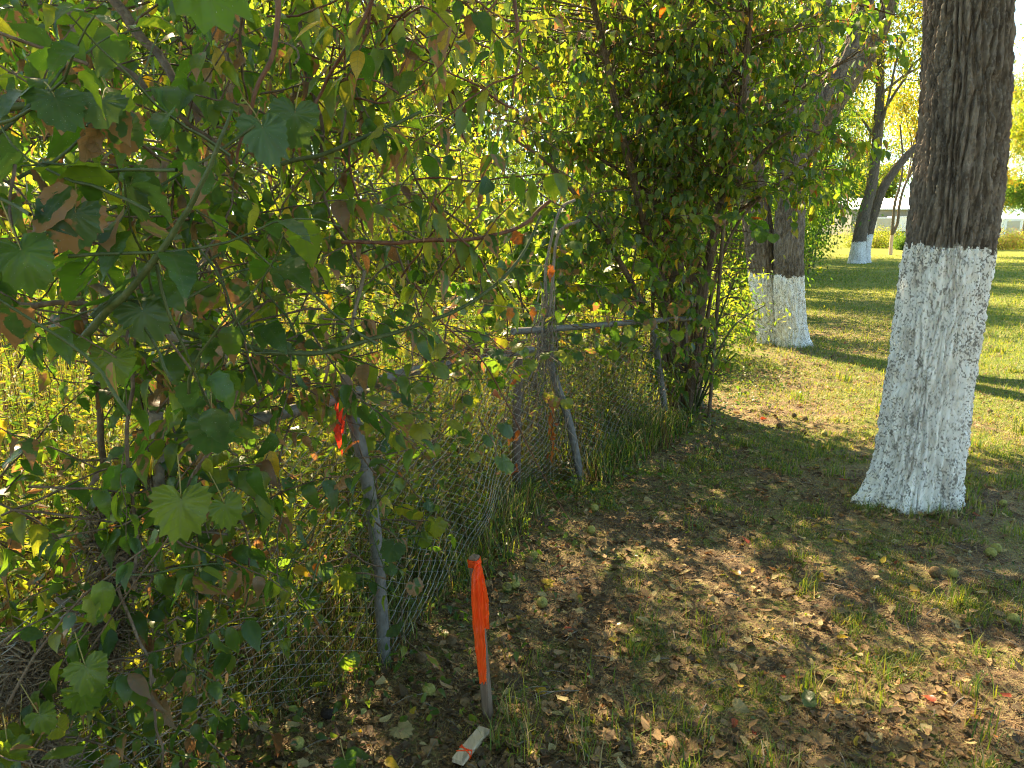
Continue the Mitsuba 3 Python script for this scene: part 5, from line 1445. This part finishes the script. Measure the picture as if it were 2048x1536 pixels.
# where the walnuts lie: photograph pixel, hull colour, label
NUTS = [(1030, 1168, 'g', 'yellow green walnut hull touching another, right of the flagged stake'), (1014, 1174, 'g', 'yellow green walnut hull in front of its twin beside the stake'), (1066, 1110, 'g', 'walnut hull farther up the path, right one of a close pair'),
        (1058, 1124, 'b', 'brownish walnut hull, left one of the close pair up the path'), (1182, 1066, 'g', 'green walnut hull where the thin tan vine reaches the path'), (1184, 1088, 'b', 'brown walnut hull just below the end of the thin tan vine'), (1189, 1022, 'g', 'green walnut hull by the fence foot, just above the end of the thin tan vine'),
        (1084, 1206, 'g', 'green walnut hull half hidden by a grass tuft right of the stake'), (858, 1382, 'g', 'yellow green walnut hull among leaves left of the stake foot'), (655, 1424, 'k', 'black rotten walnut hull at the foot of the fence'), (595, 1490, 'g', 'green walnut hull at the bottom edge near the fence'), (842, 1316, 'b', 'brown walnut hull between the fence post and the stake'),
        (925, 1232, 'b', 'dark red brown walnut hull just left of the stake'), (902, 1282, 'b', 'brown walnut hull hidden in leaves left of the stake'), (1980, 1118, 'g', 'yellow green walnut hull, front one of two right of the big tree'), (1990, 1110, 'g', 'yellow green walnut hull, back one of two right of the big tree'), (1904, 1160, 'g', 'yellow green walnut hull lying in a sun fleck below the big tree'),
        (1868, 1158, 'b', 'split brown walnut hull left of the sunlit one below the big tree'), (2026, 1246, 'g', 'large yellow brown walnut hull at the right edge'), (1904, 1066, 'b', 'brown walnut hull just below the foot of the big tree'), (2004, 1020, 'g', 'walnut hull at the right edge level with the foot of the big tree'), (1588, 832, 'b', 'dark walnut hull in the sunlit patch, right one'), (1558, 850, 'b', 'dark walnut hull on the lower edge of the sunlit patch'),
        (1610, 838, 'b', 'dark walnut hull right of the others in the sunlit patch'), (1606, 866, 'b', 'dark walnut hull in shade below the sunlit patch'), (1150, 968, 'g', 'walnut hull against the fence beside the post that leans left'), (1648, 872, 'g', 'walnut hull near the left side of the big tree'), (1690, 868, 'g', 'walnut hull just left of the big tree trunk'), (1980, 820, 'b', 'dark walnut hull on the bare ground right of the big tree')]
NUT_AT = np.array([G(n[0], n[1] + 4)[:2] for n in NUTS])

# ------------------------------------------------------------------ fallen leaves
n = 40000
p = spread(rng, n, -0.62, 0.92, 1.65, 14, 2.0)
s = side(p[:, 0], p[:, 1])
dens = np.exp(-np.maximum(s - 0.9, 0) / 0.75) * (s > -0.8) + 0.10
dens = dens * (0.45 + 1.1 * nfbm(p * [2.2, 2.2, 0], 2, 61))
nearf = np.clip((3.6 - p[:, 1]) / 1.5, 0, 1)
dens = np.maximum(dens, nearf * 0.8 * (nfbm(p * [1.5, 1.5, 0], 2, 62) > 0.42))
ok = (rng.random(n) < dens) & (np.hypot(p[:, 0] - 2.36, p[:, 1] - 4.22) > 0.26)
a_ = rng.uniform(0, 2 * np.pi, 260)
r_ = 0.24 + rng.gamma(1.5, 0.06, 260)
p = np.vstack([p[ok], on_ground(np.stack([2.37 + np.cos(a_) * r_, 4.20 + np.sin(a_) * r_, 0 * a_], 1))])
p = p[np.linalg.norm(p[:, None, :2] - NUT_AT[None], axis=2).min(1) > 0.045]
n = len(p)
sz = 0.018 + 0.048 * rng.random(n) ** 2.2
p[:, 2] += 0.006 + 0.010 * rng.random(n)
al = unit(np.stack([rng.normal(size=n), rng.normal(size=n), rng.normal(0, 0.22, n)], 1))
no = unit(rng.normal(0, 0.34, (n, 3)) + [0, 0, 1])
kd = pick(rng, n, {4: 9, 9: 7, 7: 1.6, 3: 0.25, 5: 0.10, 8: 0.10, 2: 0.15})
uid = kd * 1000 + rng.integers(0, 1000, n)
u_, v_, z_ = project(p)
px = np.where((u_ > 0) & (u_ < 2048) & (v_ > 0) & (v_ < 1536), sz / z_, 0) * (1 + 0.3 * (kd == 3))
order = np.argsort(-px, kind='stable')
WORD = {4: ('brown', 'curled dry brown leaf fallen on the ground'), 9: ('dark', 'dark brown rotting leaf fallen on the ground'), 7: ('straw', 'pale straw coloured leaf fallen on the ground'), 3: ('yellow', 'yellow leaf fallen on the ground'),
        5: ('orange', 'orange leaf fallen on the ground'), 8: ('red', 'red leaf fallen on the ground'), 2: ('green', 'yellow green leaf fallen on the ground')}
FLAT = LITTER + [ovate(0.6, 8, 0.2, 0.25, 0.4, 0.7, 0.06, 31), ovate(0.5, 8, 0.35, 0.4, -0.5, 0.7, 0.06, 32), GRAPES[0]]
for i in order[:285]:
    g = scatter(FLAT, p[i:i + 1], al[i:i + 1], no[i:i + 1], sz[i:i + 1], uid[i:i + 1], rng)
    m, v, tf, uv = g[0]
    k = thing('fallen_leaf', WORD[kd[i]][1], 'leaf', WORD[kd[i]][0] + ' leaves on the ground')
    scene[k] = mikit.ply((v[0], tf), 'dead_leaf', smooth=True, uv=uv[0])
rest = order[285:]
# crushed bits of leaf and bark between them, and small fallen twigs
q_ = spread(rng, 36000, -0.5, 0.92, 1.65, 8, 2.0)
s_ = side(q_[:, 0], q_[:, 1])
q_ = q_[(s_ > -0.5) & (rng.random(len(q_)) < 0.25 + 0.75 * np.exp(-np.maximum(s_ - 0.8, 0) / 0.9) * (0.4 + nfbm(q_ * [2.5, 2.5, 0], 2, 63)))]
q_[:, 2] += 0.004
bits = leaf_mesh(scatter([RH, RH2], q_, unit(rand_dirs(rng, len(q_)) * [1, 1, 0.25]), unit(rng.normal(0, 0.35, (len(q_), 3)) + [0, 0, 1]), rng.uniform(0.006, 0.022, len(q_)), pick(rng, len(q_), {4: 5, 9: 6, 7: 1.2}) * 1000 + rng.integers(0, 1000, len(q_)), rng))
tw_ = spread(rng, 420, -0.4, 0.9, 1.7, 9, 2.0)
tw_ = tw_[side(tw_[:, 0], tw_[:, 1]) > -0.2]
tm = []
for q in tw_:
    d = unit(np.array([rng.normal(), rng.normal(), 0.05])) * rng.uniform(0.03, 0.13)
    tm.append(tube([q + [0, 0, 0.008], q + d * 0.5 + [0, 0, 0.014 + 0.006 * rng.random()], q + d + [0, 0, 0.008]], rng.uniform(0.0010, 0.0028), 4, False))
scene['fallen_twigs'] = mikit.ply(join(tm), 'grey_twig', smooth=True)
labels['fallen_twigs'] = {'label': 'small dry twigs scattered over the ground', 'category': 'twigs', 'kind': 'stuff'}
stuff('leaf_litter', 'brown leaf litter covering the ground along the fence', 'leaf litter', [leaf_mesh(scatter(LITTER, p[rest], al[rest], no[rest], sz[rest], uid[rest], rng)), bits], 'dead_leaf')
# the few bright leaves one can point to
for u, v, s_, kd_, lab in [(1480, 1160, 0.075, 3, 'bright yellow leaf lying left of the middle of the shaded lawn'), (1820, 1193, 0.085, 3, 'long yellow leaf lying beside the green grass tuft on the right'), (1090, 1395, 0.07, 3, 'pale yellow leaf standing on edge right of the orange flagged stake'),
                           (770, 1525, 0.06, 3, 'small yellow orange leaf at the bottom edge left of the wooden board'), (1870, 1415, 0.055, 8, 'red leaf lying at the lower right'), (1625, 1425, 0.10, 6, 'crumpled pale green leaf lying on the dry grass at the lower right'), (690, 1515, 0.09, 0, 'dark green broad leaf lying at the bottom edge'),
                           (1010, 1120, 0.08, 6, 'pale green leaf lying right of the top of the flagged stake'), (1640, 1066, 0.05, 3, 'small yellow leaf in a sun fleck left of the big tree'), (1505, 1090, 0.05, 3, 'small pale yellow leaf up the path')]:
    q = G(u, v)
    q[2] = gz(q[0], q[1]) + 0.02
    g = scatter([ovate(0.5, 8, 0.25, 0.3, 0.4, 0.7, 0.05, 31)] if kd_ != 6 else [CURLED[2]], q[None], unit(np.array([[rng.normal(), rng.normal(), 0.12]])), unit(np.array([[0.2 * rng.normal(), -0.5, 1.0]])), np.array([s_]), np.array([kd_ * 1000 + rng.integers(0, 600)]), rng)
    k = thing('fallen_leaf', lab, 'leaf')
    scene[k] = mikit.ply((g[0][1][0], g[0][2]), 'leaf', smooth=True, uv=g[0][3][0])

# ------------------------------------------------------------------ walnuts in their hulls
import trimesh
rng = np.random.default_rng(111)
ico = trimesh.creation.icosphere(3, 1.0)
for u, v, c, lab in NUTS:
    q = G(u, v + 4)
    q[2] = gz(q[0], q[1])
    r = rng.uniform(0.022, 0.026)
    vv = np.array(ico.vertices)
    vv = vv * (1 + 0.05 * (nfbm(vv * 2.2 + rng.uniform(0, 50), 2) - 0.5) + 0.05 * (nfbm(vv * 9 + 3, 2) - 0.5))[:, None] * rng.uniform(0.93, 1.07, 3)
    vv[:, 2] -= 0.06 * np.exp(-((vv[:, 0] ** 2 + vv[:, 1] ** 2) / 0.02)) * (vv[:, 2] > 0)
    R = trimesh.transformations.random_rotation_matrix(rng.random(3))[:3, :3]
    k = thing('walnut_hull', lab, 'walnut')
    scene[k] = mikit.ply((vv @ R.T * r + q + [0, 0, r * 0.85], np.array(ico.faces)), {'g': 'green_hull', 'b': 'brown_hull', 'k': 'black_hull'}[c], smooth=True)

# ------------------------------------------------------------------ the survey stake, the ribbon on the fence, the wooden piece
s0, s1 = G(976, 1430), P(948, 1112, 2.25)
axis = unit(s1 - s0)
side_v = unit(np.cross([0, 1.0, 0], axis))
ang = math.radians(24)
e1 = unit(side_v * math.cos(ang) - np.cross(axis, side_v) * math.sin(ang))
e2 = np.cross(axis, e1)
M = np.stack([e1, e2, axis], 1)
Ls = np.linalg.norm(s1 - s0)
k = thing('survey_stake', 'slim wooden survey stake tied with bright orange flagging tape, standing in the leaf litter', 'stake')
bv, bf = box((0.028, 0.030, Ls + 0.12), (0, 0, Ls / 2 - 0.06), 0.0025)
part(k, 'stake', mikit.ply((bv @ M.T + s0, bf), 'stake_wood'))


def ribbon(top, path, widths, fold, seed, M=np.eye(3)):
    """a strip of tape: centre line points, half widths, folded lengthwise"""
    rng = np.random.default_rng(seed)
    p = curve(path, 30)
    w = np.interp(np.linspace(0, 1, 30), np.linspace(0, 1, len(widths)), widths)
    cols = np.linspace(-1, 1, 9)
    v = []
    for i in range(30):
        for c in cols:
            z = fold * w[i] * (abs(((c + 1) * 1.2) % 1.0 - 0.5) * 1.6 - 0.4) + 0.0016 * rng.normal()
            z += 0.35 * w[i] * math.sin(i * 0.55 + 2.2 * c + seed) + 0.0035 * math.sin(i * 1.7 + seed * 2) * (i / 30)
            v.append([p[i, 0] + c * w[i] * (1 + 0.05 * math.sin(i * 1.3 + seed)), p[i, 1] + z, p[i, 2] + 0.004 * math.sin(3 * c + seed) + (0.004 * rng.normal() if i == 29 else 0)])
    n = 9
    i, j = np.meshgrid(np.arange(29), np.arange(8), indexing='ij')
    f = np.stack([i * n + j, i * n + j + 1, (i + 1) * n + j + 1, (i + 1) * n + j], -1).reshape(-1, 4)
    return np.array(v), np.vstack([f[:, [0, 1, 2]], f[:, [0, 2, 3]]])


rk = part(k, 'ribbon', mikit.ply(ribbon(None, [P(955, 1124, 2.215), P(953, 1165, 2.20), P(957, 1250, 2.195), P(962, 1310, 2.195), P(966, 1366, 2.20)], [0.008, 0.017, 0.019, 0.016, 0.012], 0.9, 1), 'tape', smooth=True), 'long tail of orange flagging tape')
scene[rk + '__tail'] = mikit.ply(ribbon(None, [P(957, 1124, 2.215), P(963, 1160, 2.21), P(968, 1205, 2.215), P(971, 1258, 2.22)], [0.007, 0.011, 0.015, 0.012], 0.7, 3), 'tape', smooth=True)
wrap = box((0.033, 0.035, 0.024), (0, 0, Ls - 0.045), 0.004)
th = np.linspace(0, 2 * np.pi, 25)[:-1]
sq = np.stack([np.clip(np.cos(th) * 1.35, -1, 1) * 0.0165, np.clip(np.sin(th) * 1.35, -1, 1) * 0.0175], 1)
wv = np.concatenate([np.column_stack([sq * (1 + 0.06 * np.sin(th * 5 + z * 300))[:, None], np.full(24, z)]) for z in (Ls - 0.008, Ls - 0.016, Ls - 0.026, Ls - 0.034)])
ii, jj = np.meshgrid(np.arange(3), np.arange(24), indexing='ij')
wf = np.stack([ii * 24 + jj, ii * 24 + (jj + 1) % 24, (ii + 1) * 24 + (jj + 1) % 24, (ii + 1) * 24 + jj], -1).reshape(-1, 4)
scene[rk + '__wrap'] = mikit.ply((wv @ M.T + s0, wf), 'tape', smooth=True)
kn = trimesh.creation.icosphere(2, 0.009)
scene[rk + '__knot'] = mikit.ply((np.array(kn.vertices) * [1, 0.8, 0.9] * (1 + 0.25 * (nfbm(np.array(kn.vertices) * 300, 2) - 0.5))[:, None] + P(956, 1126, 2.217), np.array(kn.faces)), 'tape', smooth=True)

k = thing('flagging_ribbon', 'torn orange red flagging ribbon hanging on the grey fence post', 'ribbon')
scene[k + '__tail'] = mikit.ply(ribbon(None, [P(683, 786, 2.56), P(680, 815, 2.55), P(674, 845, 2.55), P(676, 875, 2.55), P(684, 908, 2.56)], [0.006, 0.020, 0.021, 0.014, 0.002], 0.9, 5), 'pink_tape', smooth=True)
scene[k + '__tail_001'] = mikit.ply(ribbon(None, [P(682, 788, 2.61), P(685, 830, 2.605), P(683, 868, 2.61)], [0.004, 0.011, 0.008], 0.6, 6), 'pink_tape', smooth=True)
scene[k + '__tail_002'] = mikit.ply(ribbon(None, [P(700, 784, 2.63), P(703, 800, 2.625), P(705, 814, 2.63)], [0.004, 0.011, 0.009], 0.5, 7), 'pink_tape', smooth=True)

k = thing('wooden_board', 'short pale broken board lying flat in the leaves at the bottom, tied with orange string', 'board')
c0, c1 = G(918, 1528), G(966, 1470)
ax = unit(c1 - c0)
Lb = np.linalg.norm(c1 - c0) + 0.02
M2 = np.stack([np.cross(ax, [0, 0, 1.0]), ax, [0, 0, 1.0]], 1)
zc = gz(c0[0], c0[1]) + 0.030
mid = (c0 + c1) / 2
mid[2] = zc
bv, bf = box((0.040, Lb, 0.018), (0, 0, 0), 0.002)
part(k, 'board', mikit.ply((bv @ M2.T + mid, bf), 'board_wood'))
for i, yo in enumerate((-0.25, -0.20, -0.215)):
    sq = np.array([[-0.0215, 0.012 * (i - 1), 0.0105], [0.0215, -0.012 * (i - 1), 0.0105], [0.0215, -0.006, -0.0105], [-0.0215, 0.006, -0.0105], [-0.0215, 0.012 * (i - 1), 0.0105]]) + [0, yo * Lb, 0]
    part(k, 'string', mikit.ply(tube(sq @ M2.T + mid, 0.0016, 6), 'tape', smooth=True))
